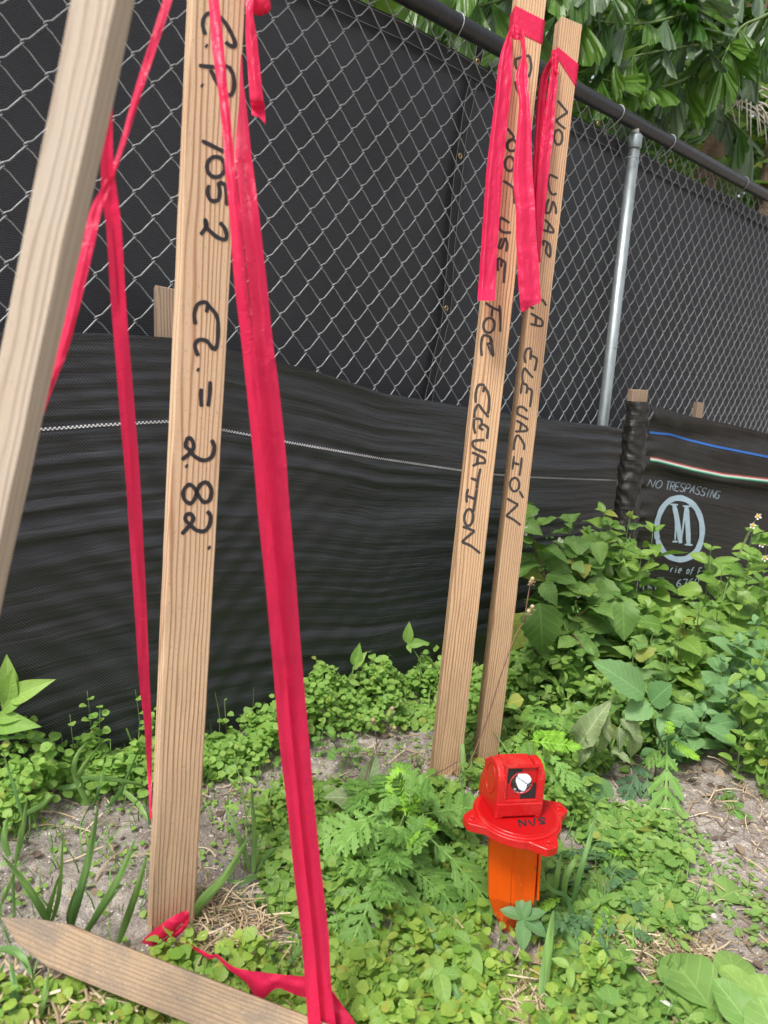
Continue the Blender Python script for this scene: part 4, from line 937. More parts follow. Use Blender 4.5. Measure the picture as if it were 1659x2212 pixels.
# orange post
b = MB(); prof = lambda w_: [(-w_, 0), (-w_*.92, -.012), (0, -.022), (w_*.92, -.012), (w_, 0), (w_*.9, .03), (0, .045), (-w_*.9, .03)]
hgt = (MX.translation-mk.location).length
POSTM = MX @ Matrix.Rotation(math.radians(-3.5), 4, 'Y') @ Matrix.Rotation(math.radians(2), 4, 'X') @ Matrix.Rotation(math.radians(-9), 4, 'Z')
prof = lambda w_: [(-w_, -.004), (-w_*.93, -.013), (-w_*.5, -.013), (-w_*.08, -.019), (0, -.0165), (w_*.08, -.019), (w_*.5, -.013), (w_*.93, -.013), (w_, -.004), (w_*.9, .03), (0, .045), (-w_*.9, .03)]
lv = [(-.014, .044), (-.06, .0435), (-.12, .0425), (-.165, .041), (-.195, .033), (-.235, .014), (-.28, .006)]
vs = []
for z, w_ in lv: vs += [(x-.004, y*(1 if z > -.18 else .6), z) for x, y in prof(w_)]
b.add(vs, [(12*i+k, 12*i+(k+1) % 12, 12*i+12+(k+1) % 12, 12*i+12+k) for i in range(len(lv)-1) for k in range(12)]+[tuple(range(11, -1, -1))])
mobj('post', b, 'orange', m=POSTM, bev=.0015)
b = MB(); b.box((.0405, -.006, -.085), (.0022, 0, 0), (0, .012, 0), (0, 0, .07)); mobj('post_rib', b, 'orange', m=POSTM, bev=.001)
def on_cap(px, py):
    nrm_ = (CAPM.to_3x3() @ Vector((0, 0, 1))).normalized(); return on_plane(px, py, CAPM @ Vector((0, 0, .0042)), nrm_)
M_ = (933, 1607)
nvs = off([[(745, 640), (765, 705)], [(745, 640), (785, 665), (810, 690)], [(805, 630), (812, 690)], [(830, 640), (850, 665), (868, 690)], [(885, 618), (885, 655), (880, 690)], [(980, 632), (945, 622), (922, 640), (965, 655), (970, 668), (930, 672)]], M_[0], M_[1]+4)
for c_ in (nvs[:3], nvs[3:5], nvs[5:]): obj('letter', stroke_mesh(c_, 2.0, on_cap, 'letter', MT['ink']), mk)

# ================================================================== vegetation
def lp(kind, t):
    if kind == 'ovate': return .40*math.sin(math.pi*t**.68)**.9*(1-.15*t)
    if kind == 'lance': return .19*math.sin(math.pi*t**.72)
    if kind == 'wide': return .34*math.sin(math.pi*t**.8)**.75
    if kind == 'round': return .50*math.sin(math.pi*min(1, t**.82))**.55
    if kind == 'rosette': return .035+(.30*math.sin(math.pi*min(1, max(0, (t-.22)/.78))**.95)**.6 if t > .22 else 0)
    if kind == 'sprig': return .25*math.sin(math.pi*t**.78)**.85
def leafgeo(kind, n=9, fold=.25, droop=.25, serr=0.0, wave=0.0, cols=(-1, -.5, 0, .5, 1), seed=0):
    vs, uv = [], []; r_ = random.Random(seed)
    for i in range(n+1):
        t = i/n; w_ = max(lp(kind, t), .004 if 0 < t < 1 else .002)
        if i == n: w_ = .002
        tooth = serr*(1 if i % 2 else -1)*(0 if t in (0, 1) else 1)
        for c in cols:
            ww = w_*c*(1+(tooth if abs(c) == 1 else 0)); y = t-(abs(c)*.5*tooth*.06 if abs(c) == 1 else 0)
            z = abs(ww)*fold-droop*t*t+wave*math.sin(t*9+c*2+seed)*abs(c)*w_
            vs.append((ww, y, z)); uv.append((.5+c*.5*min(1, w_*2.2+.15), t))
    k = len(cols); fs = [(i*k+j, i*k+j+1, (i+1)*k+j+1, (i+1)*k+j) for i in range(n) for j in range(k-1)]
    return vs, fs, uv
def leafmesh(name, kind, mat, **k):
    v, f, u = leafgeo(kind, **k); return mesh(name, v, f, MT[mat], True, u)
def raggeo(nl=6, seed=0, fine=False, droop=.3, pet=.2):
    r_ = random.Random(seed); vs, fs, uv = [], [], []
    def poly(pts):
        b0 = len(vs)
        for x, y in pts: vs.append((x, y, 0)); uv.append((.5+x*1.2, y))
        fs.append(tuple(range(b0, b0+len(pts))))
    W0 = .012
    poly([(-W0*.6, 0), (W0*.6, 0), (W0, pet), (-W0, pet)])
    for k in range(nl):
        t = pet+(.97-pet)*(k/nl)**.92; l = (.36 if not fine else .26)*(math.sin(math.pi*(.22+.78*(k/nl)))**.6)*r_.uniform(.85, 1.12)
        if k == 0: l *= .62
        step = (.97-pet)/nl
        for sg in (-1, 1):
            a = math.radians(r_.uniform(40, 54)-k*1.5); ux, uy = math.sin(a), math.cos(a); nx, ny = -uy, ux
            wb = step*.62
            def q(d, o): return (sg*(W0*.5+ux*d*l+(-uy)*o), t+uy*d*l+ux*o)
            pts = [(sg*W0*.4, t-wb*.5), q(.25, -wb*.42), q(.45, -wb*.85), q(.52, -wb*.42), q(.68, -wb*.8), q(.76, -wb*.3), q(.88, -wb*.4), q(1, 0), q(.86, wb*.36), q(.74, wb*.28), q(.64, wb*.75), q(.5, wb*.38), q(.38, wb*.72), q(.22, wb*.35), (sg*W0*.4, t+wb*.62)]
            if sg < 0: pts = pts[::-1]
            poly(pts)
        t2 = min(1, t+step)
        poly([(-W0, t-.001), (W0, t-.001), (W0*1.5, t2), (-W0*1.5, t2)])
    poly([(-W0*1.2, .93), (W0*1.2, .93), (.035, .96), (.02, .985), (0, 1.06), (-.02, .985), (-.035, .96)])
    vs = [(x, y, -droop*y*y-.25*abs(x)**1.4+.02*math.sin(y*22+x*9)) for x, y, z in vs]
    return vs, fs, uv
def ragmesh(mat, **k):
    v, f, u = raggeo(**k); return mesh('leaf', v, f, MT[mat], False, u)
def fishgeo(seed=0, n=6, droop=.15, wid=.3):
    r_ = random.Random(seed); cols = [c/4 for c in range(-4, 5)]; vs, uv = [], []; sk = r_.uniform(-.3, .3); tw = r_.uniform(-.6, .6)
    jag = [r_.uniform(-.05, .05)+(.10 if i % 2 else 0) for i in range(9)]
    for i in range(n+1):
        t = i/n; w_ = .02+wid*t**.95
        for j, c in enumerate(cols):
            ln = (1-.08*abs(c)-sk*1.5*c)+(jag[j] if i == n else 0)
            x = c*w_; y = t*ln; z = -droop*t*t+.10*math.sin(j*2.1+seed)*w_+abs(c)*w_*.35
            ca, sa = math.cos(tw*t), math.sin(tw*t); x, z = x*ca-z*sa, x*sa+z*ca
            vs.append((x, y, z)); uv.append((.5+c*.5, t))
    fs = [(i*9+j, i*9+j+1, (i+1)*9+j+1, (i+1)*9+j) for i in range(n) for j in range(8)]
    return vs, fs, uv
ML = {}
for i in range(4):
    ML['ov', i] = leafmesh('leaf', 'ovate', 'l_night', n=12, fold=[.2, .45, .1, .3][i], droop=[.2, .35, .1, .5][i], serr=.07, wave=.18, seed=i)
    ML['la', i] = leafmesh('leaf', 'wide' if i % 2 else 'sprig', 'l_bush', n=12, fold=[.3, .5, .15, .35][i], droop=[.15, .35, .25, .5][i], serr=.05, wave=.12, seed=i)
    ML['lb', i] = leafmesh('leaf', 'wide', 'l_blue', n=14, fold=.25, droop=[.1, .25, .18, .3][i], serr=.06, wave=.06, seed=i)
    ML['wi', i] = leafmesh('leaf', 'sprig', 'l_wilt', n=12, fold=[.9, 1.3, .6, 1.1][i], droop=[.5, .8, .3, .6][i], serr=.06, wave=.5, seed=i)
    ML['ro', i] = leafmesh('leaf', 'rosette', 'l_ros', n=14, fold=.22, droop=[.2, .32, .1, .25][i], serr=.02, wave=.15, seed=i)
    ML['sp', i] = leafmesh('leaf', 'sprig', 'l_varieg', n=9, fold=.4, droop=[.2, .35, .1, .25][i], wave=.08, seed=i)
    ML['rd', i] = leafmesh('leaf', 'round', 'l_clover2', n=7, fold=.25, droop=[.15, .3, .1, .25][i], seed=i)
    ML['nl', i] = leafmesh('leaf', 'lance', 'l_clover2', n=9, fold=.4, droop=[.2, .4, .1, .6][i], seed=i)
    ML['rg', i] = ragmesh('l_rag', nl=5, seed=i, droop=[.2, .35, .1, .45][i])
    ML['ry', i] = ragmesh('l_ragy', nl=9, seed=i+9, fine=True, droop=[.15, .25, .05, .3][i], pet=.1)
    ML['rk', i] = ragmesh('l_ragd', nl=4, seed=i+5, droop=[.2, .35, .1, .45][i])
def leaf(parent, key, base, tip, hint=(0, 0, 1), ws=1.0, name='leaf', cam_=.45):
    base, tip = Vector(base), Vector(tip); y = tip-base; L = y.length
    if L < 1e-5: return
    y.normalize(); h = Vector(hint)+(CAM-base).normalized()*cam_; z = (h-y*h.dot(y))
    if z.length < 1e-4: z = y.orthogonal()
    z.normalize(); x = y.cross(z)
    m = Matrix((x*L*ws, y*L, z*L)).transposed().to_4x4(); m.translation = base
    me = ML[key] if not isinstance(key, bpy.types.Mesh) else key
    return obj_m(name, me, parent, m)
def PH(px, py, h=0.0):
    g = G(px, py); Y = g.y*(1-h/CAMH); return P(px, py, Y)
def stemo(parent, pts, r0, r1, mat='stem', name='stem', n=6):
    pts = [Vector(p) for p in catmull([list(p) for p in pts], 5)] if len(pts) > 2 else [Vector(p) for p in pts]
    b = MB(); k = len(pts); b.tube(pts, [r0+(r1-r0)*i/(k-1) for i in range(k)], n); return obj(name, b.build(name, MT[mat], True), parent), pts
def along(pts, t):
    L = [0]
    for i in range(1, len(pts)): L.append(L[-1]+(pts[i]-pts[i-1]).length)
    d = t*L[-1]
    for i in range(1, len(pts)):
        if d <= L[i]+1e-9:
            k = (d-L[i-1])/max(1e-9, L[i]-L[i-1]); return pts[i-1].lerp(pts[i], k), (pts[i]-pts[i-1]).normalized(), L[-1]
    return pts[-1], (pts[-1]-pts[-2]).normalized(), L[-1]
def leafy(parent, pts, fam, sz, step, t0=.2, elev=(-25, 30), ws=1.0, rs=None, taper=.45, petiole=.012):
    rs = rs or random; _, _, L = along(pts, 1); n = max(2, int(L*(1-t0)/step)); a0 = rs.uniform(0, 3.1)
    for i in range(n+1):
        t = t0+(1-t0)*i/n; p, d, _ = along(pts, t); a = a0+i*1.57+rs.uniform(-.3, .3)
        for sg in ((0, 1) if i < n else (0, .5, 1, 1.5)):
            aa = a+math.pi*sg; e = math.radians(rs.uniform(*elev) + (25 if i == n else 0)); k = (1-taper*t**3)*(.55 if i == n else 1)*rs.uniform(.75, 1.15)
            o = Vector((math.cos(aa)*math.cos(e), math.sin(aa)*math.cos(e), math.sin(e)))
            o = (o+d*.35).normalized(); l = rs.uniform(*sz)*k; b0 = p+o*petiole*k
            tp = b0+o*l
            gz = float(ground_z(tp.x, tp.y))+.004
            if tp.z < gz: tp.z = gz
            # keep clear of the cloth behind
            dd = (FA+FB*tp.x-tp.y)/1.457
            if dd < .13: continue
            leaf(parent, (fam, rs.randrange(4)), b0, tp, (rs.uniform(-.5, .5), rs.uniform(-.5, .3), 1), ws*rs.uniform(.85, 1.15), cam_=rs.uniform(0, .7))
def plant(name, label, cat, stems, fam, sz, step, group=None, mat='stem', r=.0022, **k):
    """stems: lists of points root first; root is dropped to the ground"""
    root = stems[0][0]; e = empty(name, root, label, cat, group); rs = random.Random(hash(label) % 9999 if False else sum(map(ord, label)))
    for st in stems:
        o, pts = stemo(e, st, r, r*.45, mat); leafy(e, pts, fam, sz, step, rs=rs, **k)
    return e
def rootat(X, Y): return Vector((X, Y, float(ground_z(X, Y))-.01))
def toworld(px, py, Y): return P(px, py, Y)
def rise(px, py, Y, lean=(0, 0), k=.5):
    """a stem ending at the surveyed tip, rooted below it"""
    tp = P(px, py, Y); r = rootat(tp.x+lean[0], tp.y+lean[1]); m = (r+tp)/2+Vector((lean[0]*-.25+random.uniform(-.01, .01), lean[1]*-.2, .01)); return [r, m, tp]

# ---- nightshade by the twin stakes
GW = 'leafy weeds along the foot of the silt fences'
ns = empty('nightshade_bush', rootat(.50, 2.18), 'nightshade bush with green berries and tiny white flowers, right of the twin stakes', 'bush')
rs = random.Random(3); rt = rootat(.50, 2.18); fork = P(1212, 1400, 2.16)
mains = [[rt, fork, P(1195, 1300, 2.17), P(1165, 1210, 2.18), P(1132, 1092, 2.2)], [rt, fork, P(1225, 1300, 2.2), P(1240, 1220, 2.22), P(1225, 1130, 2.24)], [rt, fork, P(1250, 1290, 2.22), P(1275, 1230, 2.25), P(1290, 1165, 2.28)],
         [rt, fork, P(1250, 1330, 2.12), P(1290, 1310, 2.1), P(1330, 1290, 2.1)], [rt, P(1215, 1470, 2.12), P(1180, 1430, 2.08), P(1150, 1400, 2.05)], [rt, fork, P(1235, 1370, 2.05), P(1260, 1400, 1.98)]]
for i, st in enumerate(mains):
    o, pts = stemo(ns, st, .0045, .0014, 'stem_brown'); leafy(ns, pts, 'ov', (0.098, 0.156), 0.034, t0=.28, rs=rs, elev=(-45, 20))
for (bx, by, tx, ty, Y, l) in ((1165, 1302, 1178, 1420, 2.0, 1), (1125, 1128, 1170, 1148, 2.15, 1), (1130, 1108, 1163, 1100, 2.17, .8), (1152, 1330, 1103, 1400, 2.1, 1), (1218, 1188, 1278, 1170, 2.2, 1), (1240, 1215, 1262, 1235, 2.15, 1), (1300, 1245, 1290, 1345, 2.2, 1), (1170, 1260, 1205, 1300, 2.1, .8), (1222, 1440, 1262, 1510, 2.0, 1), (1345, 1300, 1350, 1385, 2.05, 1), (1290, 1170, 1300, 1215, 2.2, 1), (1110, 1430, 1160, 1410, 2.1, 1)):
    leaf(ns, ('ov', rs.randrange(4)), P(bx, by, Y+.01), P(tx, ty, Y-.03), (0, -.3, .6), 1.05, cam_=1.0)
def blob(b, c, r, n=6, m=5, mi=0):
    vs = []
    for i in range(m+1):
        for k in range(n):
            a, p_ = 2*math.pi*k/n, math.pi*i/m; vs.append(Vector(c)+Vector((r*math.sin(p_)*math.cos(a), r*math.sin(p_)*math.sin(a), r*math.cos(p_))))
    b.add(vs, [(i*n+k, i*n+(k+1) % n, (i+1)*n+(k+1) % n, (i+1)*n+k) for i in range(m) for k in range(n)], mi)
for (px, py, Y) in ((1139, 1172, 2.17), (1175, 1222, 2.18), (1190, 1152, 2.18), (1222, 1238, 2.15), (1230, 1280, 2.12), (1360, 1090+75, 2.3), (1293, 1198, 2.2), (1305, 1320, 2.1), (1243, 1310, 2.08), (1345, 1312, 2.1)):
    c0 = P(px, py, Y); b = MB(); b.tube([c0+Vector((0, 0, .018)), c0], .0008, 4, 1)
    for k in range(7):
        q = c0+Vector((rs.uniform(-.014, .014), rs.uniform(-.01, .01), rs.uniform(-.018, .008))); blob(b, q, rs.uniform(.0028, .0042), 8, 6); b.tube([c0+Vector((0, 0, .008)), q], .0005, 3, 1)
    obj('berry_cluster', b.build('berry_cluster', [MT['berry'], MT['stem']], True), ns)
for (px, py, Y) in ((1152, 1105, 2.16), (1135, 1146, 2.14), (1214, 1169, 2.18), (1255, 1283, 2.1)):
    c0 = P(px, py, Y); b = MB()
    for k in range(4):
        q = c0+Vector((rs.uniform(-.012, .012), rs.uniform(-.008, .008), rs.uniform(-.01, .008))); blob(b, q, .0012, 5, 4, 1)
        for j in range(5):
            a = j*1.257+k; u = Vector((math.cos(a), -.3, math.sin(a)))*.0055; v_ = Vector((-math.sin(a), 0, math.cos(a)))*.0016
            b.add([q, q+u*.6+v_, q+u, q+u*.6-v_], [(0, 1, 2, 3)])
    obj('flower_cluster', b.build('flower_cluster', [MT['petal'], MT['yellow']]), ns)

# ---- the other weeds of the right-hand thicket
def clump(name, label, cat, tips, fam, sz, step, **k):
    return plant(name, label, cat, [rise(*t[:3], lean=t[3] if len(t) > 3 else (random.uniform(-.05, .05), random.uniform(-.02, .08))) for t in tips], fam, sz, step, GW, **k)
clump('leafy_weed', 'tall pale green weed with pointed leaves in front of the black fence seam', 'weed', [(1305, 1110, 2.45), (1318, 1140, 2.4), (1345, 1185, 2.35)], 'la', (0.095, 0.159), 0.048, t0=.3)
clump('leafy_weed', 'bright green weed standing in front of the circled M print', 'weed', [(1410, 1150, 2.4), (1385, 1205, 2.3), (1345, 1225, 2.3)], 'la', (0.095, 0.151), 0.043, t0=.3)
clump('leafy_weed', 'dense weed below the printed phone number', 'weed', [(1400, 1315, 2.15), (1450, 1325, 2.1), (1370, 1320, 2.15)], 'la', (0.095, 0.143), 0.043, t0=.25)
clump('leafy_weed', 'weed with broad leaves right of the circled M print', 'weed', [(1535, 1190, 2.35), (1560, 1230, 2.3), (1590, 1240, 2.4)], 'la', (0.088, 0.135), 0.043, t0=.3)
clump('leafy_weed', 'weed with folded leaves reaching the right edge of the photo, below the fence top', 'weed', [(1620, 1215, 2.3), (1650, 1260, 2.2), (1590, 1270, 2.2)], 'la', (0.088, 0.143), 0.043, t0=.25)
clump('leafy_weed', 'shaded weed in the middle of the thicket with a brown stem', 'weed', [(1510, 1320, 2.05), (1470, 1350, 2.0), (1550, 1320, 2.05)], 'la', (0.095, 0.159), 0.043, t0=.2, mat='stem_brown')
clump('leafy_weed', 'weed filling the gap behind the big three-lobed leaf sprig', 'weed', [(1410, 1370, 1.95), (1370, 1400, 1.9), (1440, 1420, 1.85)], 'ov', (0.065, 0.104), 0.034, t0=.2)
clump('leafy_weed', 'light green weed at the right edge halfway up the thicket', 'weed', [(1635, 1350, 2.0), (1650, 1400, 1.9), (1600, 1390, 1.95)], 'lb', (0.078, 0.117), 0.038, t0=.25)
clump('leafy_weed', 'weed with blunt toothed leaves at the lower right of the thicket', 'weed', [(1560, 1430, 1.85), (1600, 1470, 1.75), (1530, 1480, 1.8)], 'lb', (0.065, 0.098), 0.034, t0=.2)
clump('leafy_weed', 'low weed between the nightshade bush and the small ragweed', 'weed', [(1150, 1480, 1.95), (1190, 1500, 1.9), (1230, 1470, 1.95)], 'nl', (.03, .06), .03, t0=.1)
clump('leafy_weed', 'small round-leaved weed under the nightshade bush', 'weed', [(1290, 1440, 1.9), (1320, 1470, 1.85), (1260, 1530, 1.75)], 'rd', (.025, .04), .025, t0=.1)
clump('leafy_weed', 'round-leaved light green weed at the right edge above the sand slope', 'weed', [(1600, 1590, 1.62), (1625, 1560, 1.66), (1650, 1620, 1.6)], 'rd', (.026, .042), .024, t0=.2)
clump('leafy_weed', 'slender weed rising between the nightshade and the circled M print', 'weed', [(1270, 1150, 2.45), (1330, 1165, 2.5), (1360, 1120, 2.5)], 'ov', (.07, .11), .04, t0=.35)
clump('leafy_weed', 'dark leafy weed at the top right of the thicket edge', 'weed', [(1655, 1180, 2.55), (1625, 1150, 2.6)], 'la', (0.079, 0.127), 0.043, t0=.3)
clump('leafy_weed', 'dense low weed behind the wilted leaves', 'weed', [(1330, 1500, 1.75), (1360, 1480, 1.8), (1300, 1480, 1.85)], 'ov', (0.058, 0.091), 0.030, t0=.1)
clump('leafy_weed', 'dark low weed above the sandy slope near the right edge', 'weed', [(1480, 1560, 1.68), (1520, 1540, 1.7), (1440, 1530, 1.75)], 'lb', (0.058, 0.098), 0.030, t0=.1)
# beggarticks flowers on thin stalks
bt = empty('flowering_weed', rootat(1.02, 2.2), 'thin weed with small white and yellow daisy flowers at the right edge', 'weed')
for (px, py, Y) in ((1637, 1115, 2.4), (1651, 1205, 2.35), (1645, 1175, 2.35), (1625, 1135, 2.38)):
    o, pts = stemo(bt, [rootat(1.02, 2.2), P(1560, 1300, 2.25), P(px-20, py+40, Y), P(px, py, Y)], .002, .001)
    c0 = P(px, py, Y); b = MB(); blob(b, c0, .0055, 8, 6, 1)
    for j in range(5):
        a = j*1.257+px; u = Vector((math.cos(a), -.4, math.sin(a)))*.012; v_ = Vector((-math.sin(a), 0, math.cos(a)))*.0035
        b.add([c0, c0+u*.7+v_, c0+u, c0+u*.7-v_], [(0, 1, 2, 3)])
    obj('flower', b.build('flower', [MT['petal'], MT['yellow']]), bt)
for k in range(12): 
    p = P(1580+k*6, 1300-k*14, 2.28); leaf(bt, ('la', k % 4), p, p+Vector((random.uniform(-.06, .06), -.02, random.uniform(-.02, .03))), (0, 0, 1))
# big bluish sprig of three leaflets
sp3 = empty('leafy_sprig', G(1455, 1660), 'sprig of three big bluish toothed leaflets at the front of the thicket', 'weed')
o, pts = stemo(sp3, [G(1455, 1660), P(1418, 1580, 1.58), P(1412, 1560, 1.57), P(1405, 1522, 1.55)], .003, .002)
for (bx, by, tx, ty, ws) in ((1392, 1503, 1300, 1426, .75), (1406, 1518, 1447, 1478, 1.3), (1404, 1520, 1356, 1545, 1.3), (1430, 1545, 1492, 1530, .8), (1430, 1548, 1425, 1580, .8)):
    leaf(sp3, ('lb', (bx+ty) % 4), P(bx, by, 1.56), P(tx, ty, 1.53), (0, -.2, 1), ws, cam_=1.2)
# wilted weed
wl = empty('wilted_weed', PH(1270, 1640), 'wilted pale weed with curled hanging leaves beside the sand slope', 'weed')
stemo(wl, [PH(1300, 1650), P(1310, 1560, 1.6), P(1290, 1540, 1.58)], .003, .002)
for i, (bx, by, tx, ty) in enumerate(((1250, 1610, 1301, 1530), (1300, 1560, 1310, 1630), (1295, 1545, 1325, 1600), (1345, 1555, 1390, 1640), (1340, 1553, 1380, 1590), (1262, 1580, 1290, 1625), (1320, 1620, 1362, 1640), (1270, 1605, 1255, 1650), (1335, 1570, 1345, 1620), (1252, 1672, 1310, 1745), (1285, 1680, 1320, 1760))):
    leaf(wl, ('wi' if i < 9 else 'lb', i % 4), P(bx, by, 1.55), P(tx, ty, 1.52), (.2, -.3, 1), 1.0, cam_=.8)

# ---- ragweeds
GR = 'ragweed plants round the survey marker'
rw = empty('ragweed', PH(868, 1920), 'ragweed with bright yellow-green young top, left of the survey marker', 'ragweed', GR)
rr0 = PH(868, 1925)
for st in ([rr0, PH(862, 1850, .05), PH(862, 1795, .085), PH(876, 1755, .11)], [rr0, PH(840, 1850, .04), PH(812, 1757, .10)], [rr0, PH(880, 1840, .05), PH(890, 1740, .11), PH(897, 1690, .12)], [rr0, PH(905, 1830, .07), PH(930, 1800, .09)], [rr0, PH(800, 1890, .03), PH(755, 1858, .05)]):
    stemo(rw, st, .003, .0016)
for i, (bx, by, hb, tx, ty, ht, fam, ws) in enumerate((
    (812, 1757, .10, 684, 1812, .06, 'rg', 1), (812, 1757, .10, 742, 1708, .10, 'rg', .95), (855, 1808, .085, 822, 1935, .05, 'rg', 1), (862, 1796, .085, 922, 1880, .06, 'rg', .9), (852, 1805, .085, 820, 1748, .11, 'rg', .9), (812, 1757, .1, 795, 1808, .08, 'rg', 1.1),
    (915, 1758, .11, 1046, 1736, .11, 'rg', .95), (925, 1806, .09, 1077, 1942, .07, 'rg', .62), (878, 1830, .07, 1002, 1975, .03, 'rg', .8), (880, 1835, .06, 858, 2010, .02, 'rg', .8), (820, 1900, .05, 752, 2050, .01, 'rg', .85), (755, 1858, .05, 690, 1935, .03, 'rg', 1),
    (755, 1858, .05, 698, 1838, .05, 'rg', 1), (830, 1850, .05, 790, 1960, .02, 'rg', .9), (876, 1762, .11, 858, 1655, .15, 'ry', 1.25), (880, 1765, .11, 925, 1690, .13, 'ry', 1.2), (884, 1768, .11, 948, 1788, .10, 'ry', 1.2), (884, 1772, .11, 912, 1832, .08, 'ry', 1.1),
    (892, 1735, .12, 862, 1632, .13, 'rg', .6), (895, 1700, .12, 918, 1640, .14, 'rg', .8), (840, 1720, .1, 815, 1660, .11, 'rg', .8), (845, 1725, .1, 790, 1668, .1, 'rg', .8), (775, 1740, .08, 770, 1672, .08, 'rg', .9), (897, 1700, .12, 948, 1680, .12, 'rg', .9),
    (905, 1760, .11, 940, 1700, .13, 'rg', .8), (735, 1860, .05, 765, 1842, .06, 'ry', .8), (850, 1900, .05, 905, 2010, .02, 'rg', .8), (800, 1880, .05, 720, 1980, .02, 'rg', .85), (870, 1860, .06, 960, 1925, .04, 'rg', .8), (765, 1940, .03, 700, 2040, .01, 'rg', .8), (925, 1990, .02, 1000, 2070, .01, 'rg', .7))):
    leaf(rw, (fam, i % 4), PH(bx, by, hb), PH(tx, ty, ht), (0, -.2, 1), ws*1.3, cam_=1.0)
for i in range(44):
    a = random.uniform(0, 6.283); nd = [(876, 1758, .11), (812, 1757, .10), (858, 1806, .085), (885, 1850, .06), (800, 1880, .05), (930, 1790, .09)][i % 6]; l = random.uniform(50, 95)
    hx = max(.012, nd[2]+random.uniform(-.06, .05)); bx_, by_ = nd[0]+random.uniform(-14, 14), nd[1]+random.uniform(-14, 14)
    if i % 3 == 0: bx_, by_, l = bx_, by_-25, l*.9; a = random.uniform(.5, 2.6); nd = (bx_, by_, nd[2]+.04); hx = nd[2]+random.uniform(.0, .06)
    leaf(rw, ('rg' if i % 9 else 'ry', i % 4), PH(bx_, by_, nd[2]), PH(bx_+math.cos(a)*l, by_-math.sin(a)*l*.8, hx), (0, -.2, 1), random.uniform(.8, 1.2), cam_=random.uniform(.3, 1))
leaf(rw, ('wi', 2), PH(790, 1730, .03), PH(707, 1711, .06), (0, 0, 1), 1.3, cam_=1)
r2 = empty('ragweed', PH(1180, 1700), 'small bright ragweed directly behind the survey marker cap', 'ragweed', GR)
stemo(r2, [PH(1165, 1730), PH(1150, 1650, .12), PH(1140, 1600, .16)], .0025, .0015)
for i, (bx, by, hb, tx, ty, ht, fam, ws) in enumerate(((1150, 1575, .17, 1190, 1500, .2, 'rg', .8), (1160, 1565, .17, 1255, 1548, .19, 'rg', .8), (1145, 1600, .16, 1258, 1612, .16, 'ry', .9), (1150, 1600, .16, 1180, 1565, .18, 'ry', 1), (1155, 1590, .16, 1225, 1580, .17, 'ry', .9), (1160, 1620, .15, 1175, 1660, .12, 'ry', 1), (1180, 1620, .14, 1250, 1700, .09, 'rg', .8), (1195, 1640, .12, 1280, 1730, .06, 'rg', .7), (1110, 1640, .12, 1150, 1600, .15, 'rg', .8), (1115, 1620, .13, 1125, 1575, .16, 'rg', .8), (1180, 1660, .1, 1240, 1740, .05, 'rg', .8))):
    leaf(r2, (fam, i % 4), PH(bx, by, hb), PH(tx, ty, ht), (0, -.2, 1), ws, cam_=.9)
r3_ = empty('ragweed', PH(1425, 1690), 'ragweed with one long leaf hanging over the sandy slope', 'ragweed', GR)
stemo(r3_, [PH(1415, 1680), PH(1425, 1600, .12), PH(1440, 1585, .13)], .0022, .0015)
for i, (bx, by, hb, tx, ty, ht, fam, ws) in enumerate(((1441, 1600, .12, 1440, 1790, .01, 'rg', .72), (1445, 1600, .13, 1512, 1632, .11, 'ry', .9), (1445, 1590, .13, 1448, 1555, .15, 'ry', 1), (1440, 1610, .12, 1400, 1640, .09, 'rg', 1), (1390, 1640, .07, 1345, 1730, .01, 'rk', .8), (1395, 1650, .06, 1405, 1740, .01, 'rk', .7), (1560, 1700, .01, 1610, 1780, .01, 'rg', .8), (1590, 1700, .01, 1540, 1740, .01, 'rk', .8))):
    leaf(r3_, (fam, i % 4), PH(bx, by, hb), PH(tx, ty, ht), (0, -.2, 1), ws, cam_=.9)
r4_ = empty('ragweed', PH(1290, 1960), 'low dark green ragweed mat right of the survey marker', 'ragweed', GR)
for i in range(46):
    a = random.uniform(0, 6.28); R_ = random.random()**.6; px, py = 1295+math.cos(a)*85*R_, 1935+math.sin(a)*105*R_; a2 = math.atan2(math.sin(a)*1.1, math.cos(a))+random.uniform(-.7, .7); l = random.uniform(45, 80)
    leaf(r4_, ('rk' if i % 7 else 'ry', i % 4), PH(px, py, random.uniform(.02, .06)), PH(px+math.cos(a2)*l, py+math.sin(a2)*l*.85, random.uniform(.01, .04)), (0, -.1, 1), .95, cam_=.5)
for i in range(5): stemo(r4_, [PH(1290+i*6, 1965), PH(1265+i*14, 1930-i*9, .03), PH(1240+i*25, 1900-i*9, .05)], .002, .001)
# two small weeds behind the wide tape
for lab, pts_, fam in (('thin small-leaved weed with a flower bud between the C.P. stake and the wide tape', ((535, 1790, .03), (520, 1690, .1), (505, 1640, .13)), 'nl'), ('narrow-leaved weed just left of the wide tape near the sand', ((590, 1800, .01), (583, 1740, .07), (590, 1700, .1)), 'nl'), ('grey feathery ragweed leaf hanging by the silt fence right of the wide tape', ((730, 1625, .01), (720, 1600, .06), (700, 1580, .08)), 'rg')):
    e = empty('small_weed', PH(*pts_[0][:2]), lab, 'weed'); o, pp = stemo(e, [PH(x, y, h) for x, y, h in pts_], .0016, .001)
    leafy(e, pp, fam, (.02, .035) if fam == 'nl' else (.04, .06), .016, t0=.1, ws=.9)
